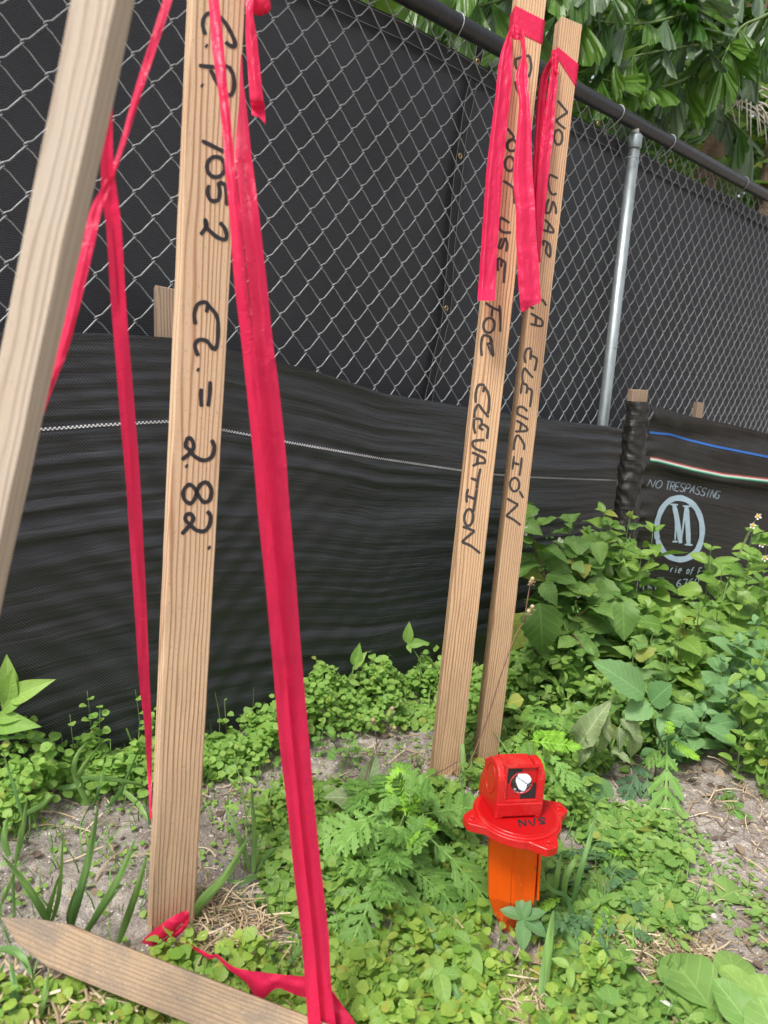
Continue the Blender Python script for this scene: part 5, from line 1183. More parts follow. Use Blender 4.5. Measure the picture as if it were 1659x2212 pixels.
# sprigs
def sprig(name, label, root, node, tips, fam, ws=1.0, r=.0018, mat='stem', cam_=.7):
    e = empty(name, root, label, 'weed'); stemo(e, [root, (root+node)/2+Vector((.004, 0, .002)), node], r, r*.6, mat)
    for i, (tx, ty, th) in enumerate(tips): leaf(e, (fam, i % 4), node, PH(tx, ty, th), (0, -.1, 1), ws, cam_=cam_)
    return e
sprig('leaf_sprig', 'sprig of four pale veined leaves in a cross, bottom centre', PH(950, 2130), PH(949, 2104, .04), [(935, 2052, .05), (908, 2104, .045), (996, 2106, .045), (964, 2168, .03)], 'sp', 1.15)
sprig('leaf_sprig', 'sprig of serrated oval leaves at the foot of the orange post', PH(1140, 2030), PH(1130, 1982, .05), [(1080, 1963, .05), (1120, 1932, .07), (1178, 1966, .06), (1185, 2018, .04), (1130, 2055, .02), (1118, 2020, .03), (1145, 1945, .07)], 'lb', .8)
sprig('leaf_sprig', 'drooping broad leaf pair between the cross sprig and the marker', PH(1020, 2080), PH(1015, 2040, .05), [(975, 2007, .05), (1060, 2080, .03), (1010, 2115, .02), (1000, 2165, .01)], 'sp', 1.1)
for i, (x, y, lab) in enumerate(((1230, 2090, 'yellow-green veined sprig right of the upright grass blade'), (1290, 2120, 'yellow-green sprig below the dark ragweed mat'), (1215, 2170, 'yellow-green sprig at the bottom edge right of the grass blade'), (1345, 2075, 'yellow-green sprig between the ragweed mat and the big rosette'), (1300, 2190, 'yellow-green sprig beside the small white shell'), (1185, 2210, 'yellow-green sprig cut by the bottom edge'))):
    tips = [(x+math.cos(a)*random.uniform(28, 46), y+math.sin(a)*random.uniform(24, 44)-8, random.uniform(.01, .06)) for a in np.linspace(.3, 6.0, 6)]
    sprig('leaf_sprig', lab, PH(x, y+30), PH(x, y, .05), tips, 'sp', 1.0)
# rosette at the lower right
ro = empty('rosette_weed', PH(1610, 2230), 'big light green rosette of rounded blotched leaves, bottom right corner', 'weed')
for i, (bx, by, hb, tx, ty, ht, ws) in enumerate(((1560, 2215, .03, 1440, 2035, .05, .9), (1600, 2180, .03, 1578, 2030, .07, .85), (1650, 2260, .04, 1545, 2110, .09, .8), (1650, 2180, .05, 1560, 2075, .07, .8), (1700, 2260, .04, 1640, 2090, .08, 1.2), (1560, 2240, .02, 1490, 2110, .04, 1.0), (1700, 2300, .04, 1640, 2150, .09, 1.3), (1540, 1950, .01, 1610, 1905, .02, 1.0), (1500, 2200, .01, 1440, 2110, .03, .8), (1620, 2300, .03, 1560, 2190, .06, 1.0))):
    leaf(ro, ('ro', i % 4), PH(bx, by, hb), PH(tx, ty, ht), (0, -.1, 1), ws, cam_=.6)
# upright shoots by the fence
def shoot(label, root, pts_, tips, fam='nl', ws=1.3):
    e = empty('weed_shoot', root, label, 'weed'); o, pp = stemo(e, [root]+pts_, .0022, .001)
    for i, (b_, t_) in enumerate(tips): leaf(e, (fam, i % 4), b_, t_, (0, -.4, .6), ws, cam_=1)
    return e
shoot('leafy shoot at the left edge against the black silt fabric', PH(-15, 1640), [P(-5, 1560, 1.28), P(12, 1525, 1.27), P(20, 1512, 1.26)], [(P(20, 1512, 1.26), P(12, 1420, 1.26)), (P(20, 1512, 1.26), P(86, 1470, 1.24)), (P(14, 1525, 1.26), P(25, 1450, 1.25)), (P(5, 1535, 1.26), P(42, 1495, 1.24)), (P(-8, 1550, 1.26), P(42, 1548, 1.24)), (P(-12, 1565, 1.26), P(52, 1558, 1.22))], 'nl', 1.2)
shoot('thin shoot with folded pointed leaves against the silt fabric, centre', P(735, 1520, 1.83), [P(752, 1480, 1.84), P(766, 1440, 1.85)], [(P(766, 1440, 1.85), P(776, 1392, 1.85)), (P(766, 1440, 1.85), P(786, 1412, 1.84)), (P(755, 1470, 1.84), P(778, 1480, 1.83))])
shoot('thin shoot with a bright folded leaf left of the twin stakes', P(905, 1480, 1.95), [P(908, 1430, 1.96), P(882, 1390, 1.97)], [(P(880, 1390, 1.97), P(884, 1345, 1.97)), (P(880, 1392, 1.97), P(920, 1385, 1.95)), (P(880, 1392, 1.97), P(888, 1410, 1.95))])
# dry stalks with seed heads
def stalk(label, pts_, heads, col='stem_red'):
    e = empty('dry_stalk', pts_[0], label, 'dry weed'); stemo(e, pts_, .0016, .0009, col)
    for st, hd in heads:
        stemo(e, st, .001, .0007, col); b = MB(); blob(b, hd, .0045, 8, 6)
        for k in range(7):
            a = k*.9; b.tube([hd+Vector((0, 0, -.003)), hd+Vector((math.cos(a)*.008, math.sin(a)*.006, -.008))], .0005, 3)
        obj('seed_head', b.build('seed_head', MT['seed']), e)
q = P(1132, 1345, 1.58)
stalk('dry pinkish stalk with pale seed heads in front of the right twin stake', [P(1010, 1660, 1.50), P(1050, 1560, 1.52), P(1085, 1450, 1.54), P(1115, 1370, 1.57), q], [([q, P(1138, 1300, 1.58), P(1145, 1262, 1.58)], P(1148, 1256, 1.58)), ([q, P(1145, 1262, 1.58)], P(1150, 1250, 1.57)), ([q, P(1140, 1330, 1.58)], P(1142, 1320, 1.58)), ([q, P(1148, 1315, 1.58)], P(1150, 1310, 1.58))])
q = P(800, 1640, 1.5)
stalk('dry brown stalk with seed heads right of the wide tape', [PH(805, 1745), P(790, 1690, 1.46), P(806, 1630, 1.5), P(838, 1570, 1.52)], [([P(838, 1570, 1.52), P(846, 1535, 1.53)], P(847, 1530, 1.53)), ([P(815, 1610, 1.51), P(808, 1560, 1.52)], P(806, 1555, 1.52)), ([P(838, 1572, 1.52), P(848, 1566, 1.52)], P(852, 1572, 1.52))], 'stem_brown')
e = empty('strap_weed', PH(800, 1728), 'single yellowish strap leaf standing behind the ragweed', 'weed'); leaf(e, ('wi', 2), P(788, 1712, 1.47), P(812, 1635, 1.49), (0, -1, .2), 1.2, cam_=1)
# ---- grass blades
def gblade(parent, pts_, w_, mat='blade', name='blade', tw=0.0):
    c = [Vector(p) for p in catmull([list(p) for p in pts_], 7)]; n = len(c); vs, uv = [], []
    for i, p in enumerate(c):
        t = i/(n-1); d = (c[min(i+1, n-1)]-c[max(i-1, 0)]).normalized(); v_ = (CAM-p).normalized()
        sd = d.cross(v_).normalized(); sd = (Matrix.Rotation(tw*t+.3, 3, d) @ sd); nn = d.cross(sd)
        hw = w_*(min(1, .55+t*1.5)*(1-t**3.2)+.02)
        vs += [p-sd*hw+nn*hw*.35, p, p+sd*hw+nn*hw*.35]; uv += [(.1, t), (.5, t), (.9, t)]
    fs = [(3*i+j, 3*i+j+1, 3*i+4+j, 3*i+3+j) for i in range(n-1) for j in (0, 1)]
    return obj(name, mesh(name, vs, fs, MT[mat], True, uv), parent)
def tuft(label, root, blades, w_=.0045, cat='grass'):
    e = empty('grass_tuft', root, label, cat, 'grass tufts on the sandy ground')
    for i, bl in enumerate(blades):
        pts_ = [PH(*p) for p in bl[:-1]] if isinstance(bl[-1], float) else [PH(*p) for p in bl]
        gblade(e, pts_, bl[-1] if isinstance(bl[-1], float) else w_, tw=random.uniform(-.5, .5))
    return e
tuft('grass tuft with five long upright blades behind the pointed board', PH(150, 2015), [[(105, 2010, .01), (125, 1950, .06), (133, 1880, .11), (136, 1798, .17), .0038], [(115, 2015, .01), (85, 1955, .06), (45, 1895, .1), (3, 1846, .13), .0055], [(150, 2020, .01), (170, 1940, .08), (195, 1840, .15), (213, 1735, .23), .0062], [(165, 2015, .01), (150, 1980, .04), (165, 1915, .1), .0048], [(180, 2025, .01), (220, 1960, .08), (265, 1880, .14), (293, 1808, .19), .0058], [(175, 2020, .01), (215, 1975, .05), (268, 1905, .1), .003], [(255, 2040, .01), (275, 1985, .05), (300, 1910, .12), (318, 1845, .17), .0058], [(100, 2010, .01), (108, 1960, .05), (128, 1890, .1), .0045]])
tuft('broad grass blade leaning right at the foot of the marked stake', PH(415, 1990), [[(414, 1985, .01), (440, 1945, .05), (490, 1890, .08), (543, 1800, .14), .0085]])
tuft('grass tuft with a tall bright blade between the marked stake and the wide tape', PH(545, 1890), [[(548, 1885, .01), (550, 1800, .07), (543, 1695, .15), .0055], [(540, 1880, .01), (512, 1800, .07), (480, 1730, .1), .004], [(555, 1890, .01), (520, 1905, .02), (488, 1899, .02), .005], [(560, 1880, .01), (580, 1845, .03), (600, 1830, .04), .004]])
tuft('sprawling crabgrass in front of the light green cover, left', PH(200, 1745), [[(190, 1740, .01), (172, 1690, .04), (175, 1665, .06), (215, 1610, .09), .006], [(190, 1740, .01), (165, 1680, .05), (163, 1640, .08), (190, 1600, .1), .0055], [(230, 1745, .01), (260, 1710, .03), (300, 1620, .09), .005], [(175, 1680, .05), (250, 1685, .05), (320, 1700, .03), .005], [(255, 1700, .03), (300, 1740, .02), (320, 1775, .01), .005], [(175, 1695, .04), (130, 1700, .03), (75, 1695, .02), .005], [(200, 1750, .01), (215, 1700, .05), (225, 1660, .06), .003]])
tuft('crabgrass shoot at the left edge above the sand', PH(35, 1880), [[(35, 1860, .01), (48, 1800, .05), (60, 1720, .1), .005], [(50, 1770, .06), (30, 1700, .1), (5, 1620, .14), .003], [(52, 1760, .06), (90, 1740, .07), (120, 1715, .08), .005], [(20, 1850, .02), (10, 1810, .04), (18, 1760, .06), .006], [(32, 1980, .01), (30, 1900, .05), (45, 1800, .1), .0025], [(0, 1960, .01), (18, 1920, .04), (30, 1880, .06), .003]])
tuft('dark arching grass blade over the black silt fabric, left', PH(130, 1700), [[(133, 1640, .02), (110, 1610, .07), (60, 1590, .1), (-10, 1600, .1), .0055]])
tuft('tall grass with arching blades against the silt fence, left of the twin stakes', PH(780, 1570), [[(745, 1555, .01), (755, 1500, .06), (765, 1440, .12), (788, 1408, .14), .003], [(745, 1560, .01), (775, 1530, .04), (810, 1505, .06), (848, 1505, .06), .005], [(905, 1500, .01), (904, 1430, .08), (903, 1360, .14), (901, 1270+65, .17), .0055], [(908, 1500, .01), (930, 1440, .07), (975, 1370, .12), (1000, 1340, .14), .007], [(912, 1500, .01), (950, 1480, .04), (1010, 1470, .06), (1040, 1460, .07), .006], [(920, 1520, .01), (960, 1535, .02), (1010, 1540, .03), .004]])
tuft('flat broad grass blade standing below the survey marker', PH(1172, 2180), [[(1172, 2180, .005), (1178, 2110, .03), (1188, 2030, .07), (1196, 1965, .1), .0085]])
tuft('grass tuft with crossing blades right of the orange post', PH(1215, 2010), [[(1240, 2000, .01), (1225, 1940, .05), (1190, 1920, .08), (1154, 1872, .12), .0042], [(1195, 1940, .03), (1205, 1890, .07), (1214, 1840, .11), .006], [(1238, 1950, .02), (1255, 1880, .08), (1275, 1810, .13), (1290, 1755, .17), .005], [(1218, 1960, .01), (1222, 1900, .06), (1240, 1862, .09), (1252, 1857, .09), .0055], [(1270, 1958, .03), (1310, 1945, .035), (1354, 1935, .04), .005], [(1205, 2000, .02), (1270, 2080, .02), (1335, 2108, .01), .0075], [(1195, 1975, .03), (1230, 2030, .03), (1270, 2090, .015), .007]])
tuft('grass blades under the near edge of the pointed board, bottom left', PH(40, 2200), [[(40, 2205, .005), (35, 2150, .03), (22, 2075, .05), .006], [(60, 2200, .005), (75, 2150, .02), (65, 2110, .04), .004], [(70, 2225, .005), (95, 2160, .03), (105, 2100, .04), .0055], [(0, 2050, .02), (40, 2060, .03), (70, 2110, .02), .006], [(5, 2190, .01), (-5, 2120, .03), (10, 2080, .04), .005], [(20, 2235, .005), (30, 2170, .03), (5, 2120, .04), .006]])
tuft('grass blades in the clover between the marked stake and the wide tape', PH(500, 2130), [[(452, 2125, .005), (462, 2090, .02), (476, 2040, .04), .0045], [(575, 2135, .005), (576, 2100, .02), (576, 2065, .04), .004], [(600, 2110, .005), (585, 2060, .02), (545, 2015, .04), .004], [(605, 2115, .005), (640, 2060, .03), (650, 2030, .04), .0045], [(510, 2120, .005), (490, 2090, .02), (478, 2060, .03), .005], [(770, 2210, .005), (795, 2170, .03), (818, 2120, .06), .005]])
tuft('tall dark grass blade between the twin stakes', PH(1010, 1700), [[(1003, 1700, .01), (1000, 1620, .07), (992, 1545, .13), .0055], [(1100, 1660, .01), (1120, 1600, .06), (1165, 1530, .12), .0045], [(1000, 1700, .01), (985, 1740, .01), (975, 1790, .0), .005]])
tuft('long strap leaf blades among the ragweed and the bottom clover', PH(960, 2110), [[(968, 2110, .005), (945, 2030, .03), (915, 1970, .05), .008], [(1010, 2185, .005), (985, 2140, .02), (972, 2110, .03), .006], [(930, 1890, .01), (945, 1860, .05), (940, 1815, .08), .006]])
e = empty('bent_twig', P(915, 1700, 1.5), 'thin dark twig crossing the foot of the left twin stake', 'twig'); stemo(e, [P(905, 1700, 1.50), P(925, 1680, 1.50), P(960, 1662, 1.5), P(988, 1645, 1.52)], .0014, .0008, 'stem_brown', 'twig')
tag(obj('fallen_leaf', (lambda v, f, u: mesh('fallen_leaf', [PH(1395+x*75, 1782-y*28, .004+.012*abs(x)) for x, y, z in [(a[0]*1.2+.0, a[1], 0) for a in v]], f, MT['straw'] if False else simple('yellow_fallen_leaf', (.5, .34, .1), .7, 0, 150, .4), True, u))(*leafgeo('wide', n=8))), 'fallen golden yellow leaf lying on the sandy slope', 'leaf')
b = MB(); c0 = PH(1436, 2178, .008)
for k in range(5): b.tube([c0+Vector((math.cos(t_)*(.012-k*.0024), math.sin(t_)*(.013-k*.0026), .001+.0012*k)) for t_ in np.linspace(0, 2*math.pi, 25)], .0018, 6)
tag(obj('shell', b.build('shell', MT['white'], True)), 'small white shell on the soil at the bottom edge', 'shell')

# ---- masses nobody could count
def in_poly(px, py, poly_):
    px, py = np.asarray(px), np.asarray(py); c = np.zeros(px.shape, bool); n = len(poly_)
    for i in range(n):
        x1, y1 = poly_[i]; x2, y2 = poly_[(i+1) % n]
        m = ((y1 > py) != (y2 > py)) & (px < (x2-x1)*(py-y1)/((y2-y1) or 1e-9)+x1); c ^= m
    return c
fv, rv, uv_ = np.array(_f), np.array(RT), np.array(UP)
def projn(q):
    v = q-np.array(CAM); z = v@fv; return CX+F*(v@rv)/z, CY-F*(v@uv_)/z
def sample(n, poly_, xr, yr, clump=0.0, fmin=.1, seed=1):
    r_ = np.random.default_rng(seed); X = r_.uniform(*xr, n); Y = r_.uniform(*yr, n); Z = ground_z(X, Y); q = np.stack([X, Y, Z], 1)
    px, py = projn(q); m = in_poly(px, py, poly_) & ((FA+FB*X-Y)/1.457 > fmin)
    if clump: m &= (np.array([noise.noise(Vector((x*clump, y*clump, seed))) for x, y in zip(X, Y)]) > r_.uniform(-.55, .25, n))
    return q[m]
def scatter(name, tmpls, pos, nrm, yaw, sc_, mats, label, cat, tint=None):
    r_ = np.random.default_rng(len(pos)); nz = nrm/np.linalg.norm(nrm, axis=1)[:, None]
    a = np.stack([np.cos(yaw), np.sin(yaw), 0*yaw], 1); a -= nz*(a*nz).sum(1)[:, None]; a /= np.linalg.norm(a, axis=1)[:, None]; bx = np.cross(a, nz)
    ch = r_.integers(0, len(tmpls), len(pos)); V = []; FI = []; LS = []; U = []; TI = []; base = 0; lst = 0
    tint = r_.random(len(pos)) if tint is None else tint
    for t_i, (tv, tf, tu) in enumerate(tmpls):
        m = ch == t_i; k = m.sum()
        if not k: continue
        tv = np.array(tv); n = len(tv)
        w_ = pos[m][:, None]+sc_[m][:, None, None]*(tv[None, :, 0:1]*bx[m][:, None]+tv[None, :, 1:2]*a[m][:, None]+tv[None, :, 2:3]*nz[m][:, None])
        V.append(w_.reshape(-1, 3)); U.append(np.tile(np.array(tu), (k, 1)))
        lens = np.array([len(f_) for f_ in tf]); flat = np.concatenate([np.array(f_) for f_ in tf])
        FI.append((flat[None]+(np.arange(k)*n)[:, None]+base).ravel()); ls = np.concatenate([[0], np.cumsum(lens)[:-1]])
        LS.append((ls[None]+(np.arange(k)*len(flat))[:, None]+lst).ravel()); TI.append(np.repeat(tint[m], len(tf)))
        base += k*n; lst += k*len(flat)
    V = np.concatenate(V); FI = np.concatenate(FI); LS = np.concatenate(LS); U = np.concatenate(U); TI = np.concatenate(TI)
    me = bpy.data.meshes.new(name); me.vertices.add(len(V)); me.vertices.foreach_set('co', V.astype(np.float32).ravel()); me.loops.add(len(FI)); me.polygons.add(len(LS))
    me.loops.foreach_set('vertex_index', FI.astype(np.int32)); me.polygons.foreach_set('loop_start', LS.astype(np.int32)); me.update(calc_edges=True)
    uvl = me.uv_layers.new(name='UVMap'); uvl.data.foreach_set('uv', U[FI].astype(np.float32).ravel())
    at = me.attributes.new('tint', 'FLOAT', 'FACE'); at.data.foreach_set('value', TI.astype(np.float32)); me.materials.append(MT[mats]); me.polygons.foreach_set('use_smooth', [True]*len(LS))
    print(name, len(pos), 'items', len(LS), 'faces'); return tag(obj(name, me), label, cat, kind='stuff')
CL = [leafgeo('round', n=4, fold=f_, droop=d_, cols=(-1, 0, 1), seed=i) for i, (f_, d_) in enumerate(((.2, .1), (.4, .3), (.05, .2), (.3, .05)))]
LN = [leafgeo('sprig', n=4, fold=f_, droop=d_, cols=(-1, 0, 1), seed=i) for i, (f_, d_) in enumerate(((.2, .1), (.4, .3), (.1, .3)))]
def cover(label, poly_, xr, yr, n, hmax, size, mat, seed, tm=CL, clump=4.0, camb=.5, floor=.004, nm='ground_cover', hfreq=7, cat='ground cover'):
    q = sample(n, poly_, xr, yr, clump, .115, seed); r_ = np.random.default_rng(seed); k = len(q)
    hh = np.array([max(.06, .42+1.3*noise.noise(Vector((x*hfreq, y*hfreq, seed+.5)))+.7*noise.noise(Vector((x*hfreq*3.3, y*hfreq*3.3, seed+.7)))) for x, y, z in q])
    if seed == 11:
        dd = (FA+FB*q[:, 0]-q[:, 1])/1.457; hh *= np.clip(1.25-dd*2.2, .12, 1.2)*np.clip((q[:, 0]+1.0)/.5, .35, 1)
    if seed == 12:
        gx_, gy_ = projn(q); mm = ~((gx_ > 1035) & (gx_ < 1190) & (gy_ > 1915) & (gy_ < 2105) & (r_.random(k) < .93)); q = q[mm]; hh = hh[mm]; k = len(q)
    u = r_.random(k)**.6; q = q.copy(); q[:, 2] += floor+np.minimum(hh, 1.35)*hmax*u
    # sprigs: pull leaves into little whorls
    cell = .016; q[:, 0] += (np.round(q[:, 0]/cell)*cell-q[:, 0])*.35; q[:, 1] += (np.round(q[:, 1]/cell)*cell-q[:, 1])*.35
    tc = np.array(CAM)-q; tc /= np.linalg.norm(tc, axis=1)[:, None]
    nr = np.stack([r_.normal(0, .42, k), r_.normal(0, .42, k), np.ones(k)], 1)+tc*camb*r_.random(k)[:, None]
    yaw = r_.uniform(0, 6.28, k); s_ = r_.uniform(size[0], size[1], k)*(.7+.5*r_.random(k))
    scatter(nm, tm, q, nr, yaw, s_, mat, label, cat)
    return q
PA = [(-80, 1700), (-80, 1640), (0, 1630), (120, 1560), (200, 1500), (330, 1490), (470, 1480), (600, 1490), (760, 1450), (920, 1440), (1010, 1400), (1110, 1420), (1120, 1560), (1000, 1570), (900, 1580), (780, 1600), (680, 1610), (560, 1680), (450, 1700), (330, 1740), (150, 1730), (60, 1800), (-80, 1850)]
cover('light green small-leaved weeds massed along the foot of the silt fence', PA, (-1.0, .8), (1.05, 2.6), 90000, .135, (.011, .020), 'l_clover2', 11, clump=2.5, camb=1.0)
PB = [(-60, 2330), (-60, 2160), (60, 2150), (200, 2130), (330, 2060), (480, 2045), (600, 1960), (560, 1880), (620, 1800), (700, 1830), (830, 1900), (1000, 1860), (1060, 1880), (1180, 1960), (1250, 2060), (1330, 2150), (1380, 2330)]
cover('yellow-green round-leaved clover-like cover across the bottom of the photo', PB, (-.75, .6), (.75, 1.45), 40000, .05, (.009, .024), 'l_clover', 12, tm=CL+CL+LN, clump=3.0, camb=.7, hfreq=12)
PC = [(1090, 1470), (1200, 1400), (1330, 1330), (1500, 1300), (1800, 1290), (1800, 1780), (1659, 1740), (1560, 1640), (1480, 1600), (1380, 1660), (1290, 1700), (1190, 1740), (1110, 1700)]
cover('mixed green undergrowth beneath the right-hand weed thicket', PC, (.2, 2.2), (1.25, 3.6), 40000, .16, (.018, .040), 'l_bush', 13, tm=CL+LN+LN, clump=2.0, camb=.8)
PD = [(1290, 1760), (1420, 1740), (1520, 1800), (1659, 1880), (1800, 1960), (1800, 2150), (1659, 2090), (1560, 2000), (1450, 2040), (1400, 2120), (1330, 2060), (1390, 1900)]
cover('sparse tiny weeds matted over the sandy slope at the right', PD, (.3, 1.3), (.9, 1.8), 9000, .012, (.008, .018), 'l_ros', 14, tm=CL+LN, clump=9.0, camb=.3)
PE = [(-80, 1740), (330, 1700), (620, 1650), (1000, 1580), (1120, 1700), (1100, 1900), (700, 1900), (430, 2050), (-80, 2100)]
cover('stray small weed leaves over the bare sand in the middle', PE, (-.9, .6), (.95, 1.9), 5000, .010, (.005, .012), 'l_clover2', 15, clump=14.0, camb=.3)
PF = [(560, 1770), (640, 1690), (760, 1720), (960, 1690), (1010, 1760), (1060, 1880), (900, 1960), (640, 2010), (560, 1950)]
cover('mixed low weeds between the wide tape and the survey marker', PF, (-.5, .5), (1.0, 1.8), 26000, .05, (.012, .026), 'l_bush', 16, tm=CL+LN, clump=3.0, camb=.7, hfreq=11)
PG = [(1180, 1800), (1300, 1740), (1420, 1760), (1470, 1850), (1490, 2000), (1440, 2120), (1560, 2300), (1250, 2330), (1190, 2150), (1170, 1950)]
cover('mixed weeds round the dark ragweed mat right of the marker', PG, (.2, .9), (.85, 1.6), 17000, .035, (.008, .032), 'l_varieg', 17, tm=CL+LN+LN, clump=6.0, camb=.6, hfreq=13)
PH2 = [(1000, 1560), (1150, 1560), (1300, 1680), (1250, 1800), (1180, 1800), (1130, 1700), (1000, 1720)]
cover('thin green weeds round the feet of the twin stakes', PH2, (.1, .8), (1.3, 2.0), 14000, .06, (.012, .026), 'l_bush', 18, tm=CL+LN, clump=4.0, camb=.7, hfreq=9)
# fine grass
GB = []
for j in range(5):
    vs, uvs = [], []
    for i in range(5):
        t = i/4; w_ = .022*(1-t**2.5)+.001; bend = [.5, .25, .7, .1, .4][j]
        vs += [(-w_, bend*t*t, t*(1-.25*bend)), (w_, bend*t*t, t*(1-.25*bend))]; uvs += [(.2, t), (.8, t)]
    GB.append((vs, [(2*i, 2*i+1, 2*i+3, 2*i+2) for i in range(4)], uvs))
def grass(label, poly_, xr, yr, n, hr, seed, clump=5.0, mat='blade'):
    q = sample(n, poly_, xr, yr, clump, .1, seed); r_ = np.random.default_rng(seed); k = len(q)
    scatter('grass', GB, q, np.stack([r_.normal(0, .25, k), r_.normal(0, .25, k), np.ones(k)], 1), r_.uniform(0, 6.28, k), r_.uniform(*hr, k), mat, label, 'grass')
grass('fine short grass in the light cover at the silt fence foot', PA, (-1, .8), (1.05, 2.6), 2600, (.03, .10), 51)
grass('fine short grass among the weeds in the foreground', [(-60, 1780), (330, 1740), (1000, 1600), (1300, 1700), (1500, 1850), (1500, 2330), (-60, 2330)], (-.9, .8), (.75, 1.9), 3800, (.02, .07), 52, 7.0)
grass('thin grass beneath the right-hand thicket', PC, (.2, 2.2), (1.25, 3.6), 2500, (.05, .14), 53, 3.0)
q = sample(1500, [(-80, 1560), (400, 1500), (1000, 1400), (1800, 1280), (1800, 2400), (-80, 2400)], (-1, 1.4), (.75, 2.3), 3.0, .1, 61); r_ = np.random.default_rng(61)
scatter('leaf_litter', LN+CL, q+np.array([0, 0, .004]), np.stack([r_.normal(0, .5, len(q)), r_.normal(0, .5, len(q)), np.ones(len(q))], 1), r_.uniform(0, 6.28, len(q)), r_.uniform(.008, .024, len(q)), 'twig', 'small brown and tan dead leaves lying on the soil', 'litter')
# little stems under the cover
def litter(name, label, poly_, xr, yr, n, ln, wd, mat, seed, clump=4.0, tilt=.12, h=.006, cat='litter', fm=.1):
    q = sample(n, poly_, xr, yr, clump, fm, seed); r_ = np.random.default_rng(seed); k = len(q); q = q.copy(); q[:, 2] += r_.random(k)**2*h+.001
    T_ = []
    for j in range(5):
        c_ = [-.35, .3, .1, -.15, .5][j]; w_ = wd; vs, uvs = [], []
        for i in range(5):
            t = i/4; vs += [(c_*t*t-w_/2, t-.5, .12*math.sin(t*3.1+j)), (c_*t*t, t-.5, .12*math.sin(t*3.1+j)+w_*.5), (c_*t*t+w_/2, t-.5, .12*math.sin(t*3.1+j))]; uvs += [(0, t), (.5, t), (1, t)]
        T_.append((vs, [(3*i+m, 3*i+m+1, 3*i+4+m, 3*i+3+m) for i in range(4) for m in (0, 1)], uvs))
    nr = np.stack([r_.normal(0, tilt, k), r_.normal(0, tilt, k), np.ones(k)], 1)
    scatter(name, T_, q, nr, r_.uniform(0, 6.28, k), r_.uniform(ln[0], ln[1], k), mat, label, cat)
ALLG = [(-80, 1560), (400, 1500), (1000, 1400), (1800, 1280), (1800, 2400), (-80, 2400)]
litter('twig_litter', 'dark and tan twigs scattered over the sandy soil', ALLG, (-1, 1.6), (.75, 2.8), 15000, (.012, .05), .035, 'twig', 21, clump=3.0)
PS = [(405, 1900), (480, 1930), (580, 1960), (600, 2060), (640, 2100), (520, 2110), (400, 2060)]
litter('straw_litter', 'pale dry straw heaped between the marked stake and the clover', PS, (-.5, 0), (.85, 1.3), 5000, (.02, .07), .04, 'straw', 22, clump=6.0, tilt=.3, h=.025)
PS2 = [(-60, 2110), (80, 2140), (300, 2200), (420, 2260), (400, 2330), (-60, 2330)]
litter('straw_litter', 'dry straw under the pointed board in the bottom left corner', PS2, (-.8, -.1), (.75, 1.1), 6000, (.03, .10), .05, 'straw', 23, clump=0, tilt=.3, h=.02)
litter('straw_litter', 'thin dry straw strewn over the whole ground', ALLG, (-1, 1.4), (.75, 2.6), 6500, (.02, .07), .045, 'straw', 24, clump=3.0, tilt=.15, h=.012)
litter('straw_litter', 'straw and broken stems beneath the sprigs, bottom right', [(1100, 2000), (1420, 2000), (1600, 2080), (1500, 2330), (1100, 2330)], (.1, .7), (.75, 1.2), 9000, (.02, .07), .045, 'straw', 25, clump=4.0, tilt=.25, h=.014)
ic = [((.5*math.cos(a), .5*math.sin(a), 0) ) for a in np.linspace(0, 2*math.pi, 6)[:-1]]+[(.05, .05, .42)]
q = sample(26000, ALLG, (-1, 1.4), (.75, 2.3), 0, .1, 31); r_ = np.random.default_rng(31)
scatter('soil_crumbs', [(ic, [(0, 1, 5), (1, 2, 5), (2, 3, 5), (3, 4, 5), (4, 0, 5)], [(0, 0)]*6)], q, np.stack([r_.normal(0, .2, len(q)), r_.normal(0, .2, len(q)), np.ones(len(q))], 1), r_.uniform(0, 6.28, len(q)), r_.uniform(.0015, .0055, len(q))*(1+1.5*(r_.random(len(q)) > .97)), 'grain', 'small sand lumps and crumbs on the soil', 'soil')

# ------------------------------------------------------------------ palms and thicket beyond the fence
FM = []
for i in range(8):
    v, f_, u = fishgeo(i, droop=[.1, .3, .2, .4][i % 4], wid=[.18, .26, .32, .22][(i*3) % 4]); FM.append(mesh('leaflet', v, f_, MT['palm' if i % 3 else 'palm_grey'], False, u))
palm = empty('fishtail_palm', Vector((1.7, 5.3, 0)), 'fishtail palm with ragged drooping leaflets hanging over the black top rail', 'palm tree')
rs = random.Random(12)
FR = [[(1700, -60, 3.9), (1560, 0, 3.55), (1400, 50, 3.25), (1250, 40, 3.05)], [(1720, 60, 3.8), (1600, 90, 3.6), (1480, 100, 3.35), (1330, 130, 3.1)], [(1740, 60, 4.2), (1640, 100, 4.0), (1540, 90, 3.8), (1400, 60, 3.6)],
      [(1480, -70, 3.6), (1380, -30, 3.3), (1280, -10, 3.1), (1200, 20, 3.0)], [(1600, 60, 3.7), (1500, 160, 3.5), (1400, 190, 3.3), (1300, 170, 3.1)], [(1330, -80, 3.2), (1180, -40, 2.9), (1080, 0, 2.8), (1000, 20, 2.7)],
      [(1200, -80, 3.0), (1060, -70, 2.75), (960, -40, 2.6), (900, -10, 2.5)], [(1750, -40, 3.6), (1660, 30, 3.5), (1600, 60, 3.5), (1560, 130, 3.4)], [(1700, 100, 4.1), (1560, 170, 3.9), (1440, 220, 3.7), (1370, 240, 3.5)],
      [(1660, -90, 3.9), (1600, -20, 3.9), (1580, 60, 3.85)], [(1500, -90, 3.5), (1480, -10, 3.45), (1500, 60, 3.4)], [(1280, 20, 3.5), (1180, 60, 3.3), (1100, 100, 3.1)], [(1450, 120, 4.3), (1560, 240, 4.1), (1620, 300, 4.0)]]
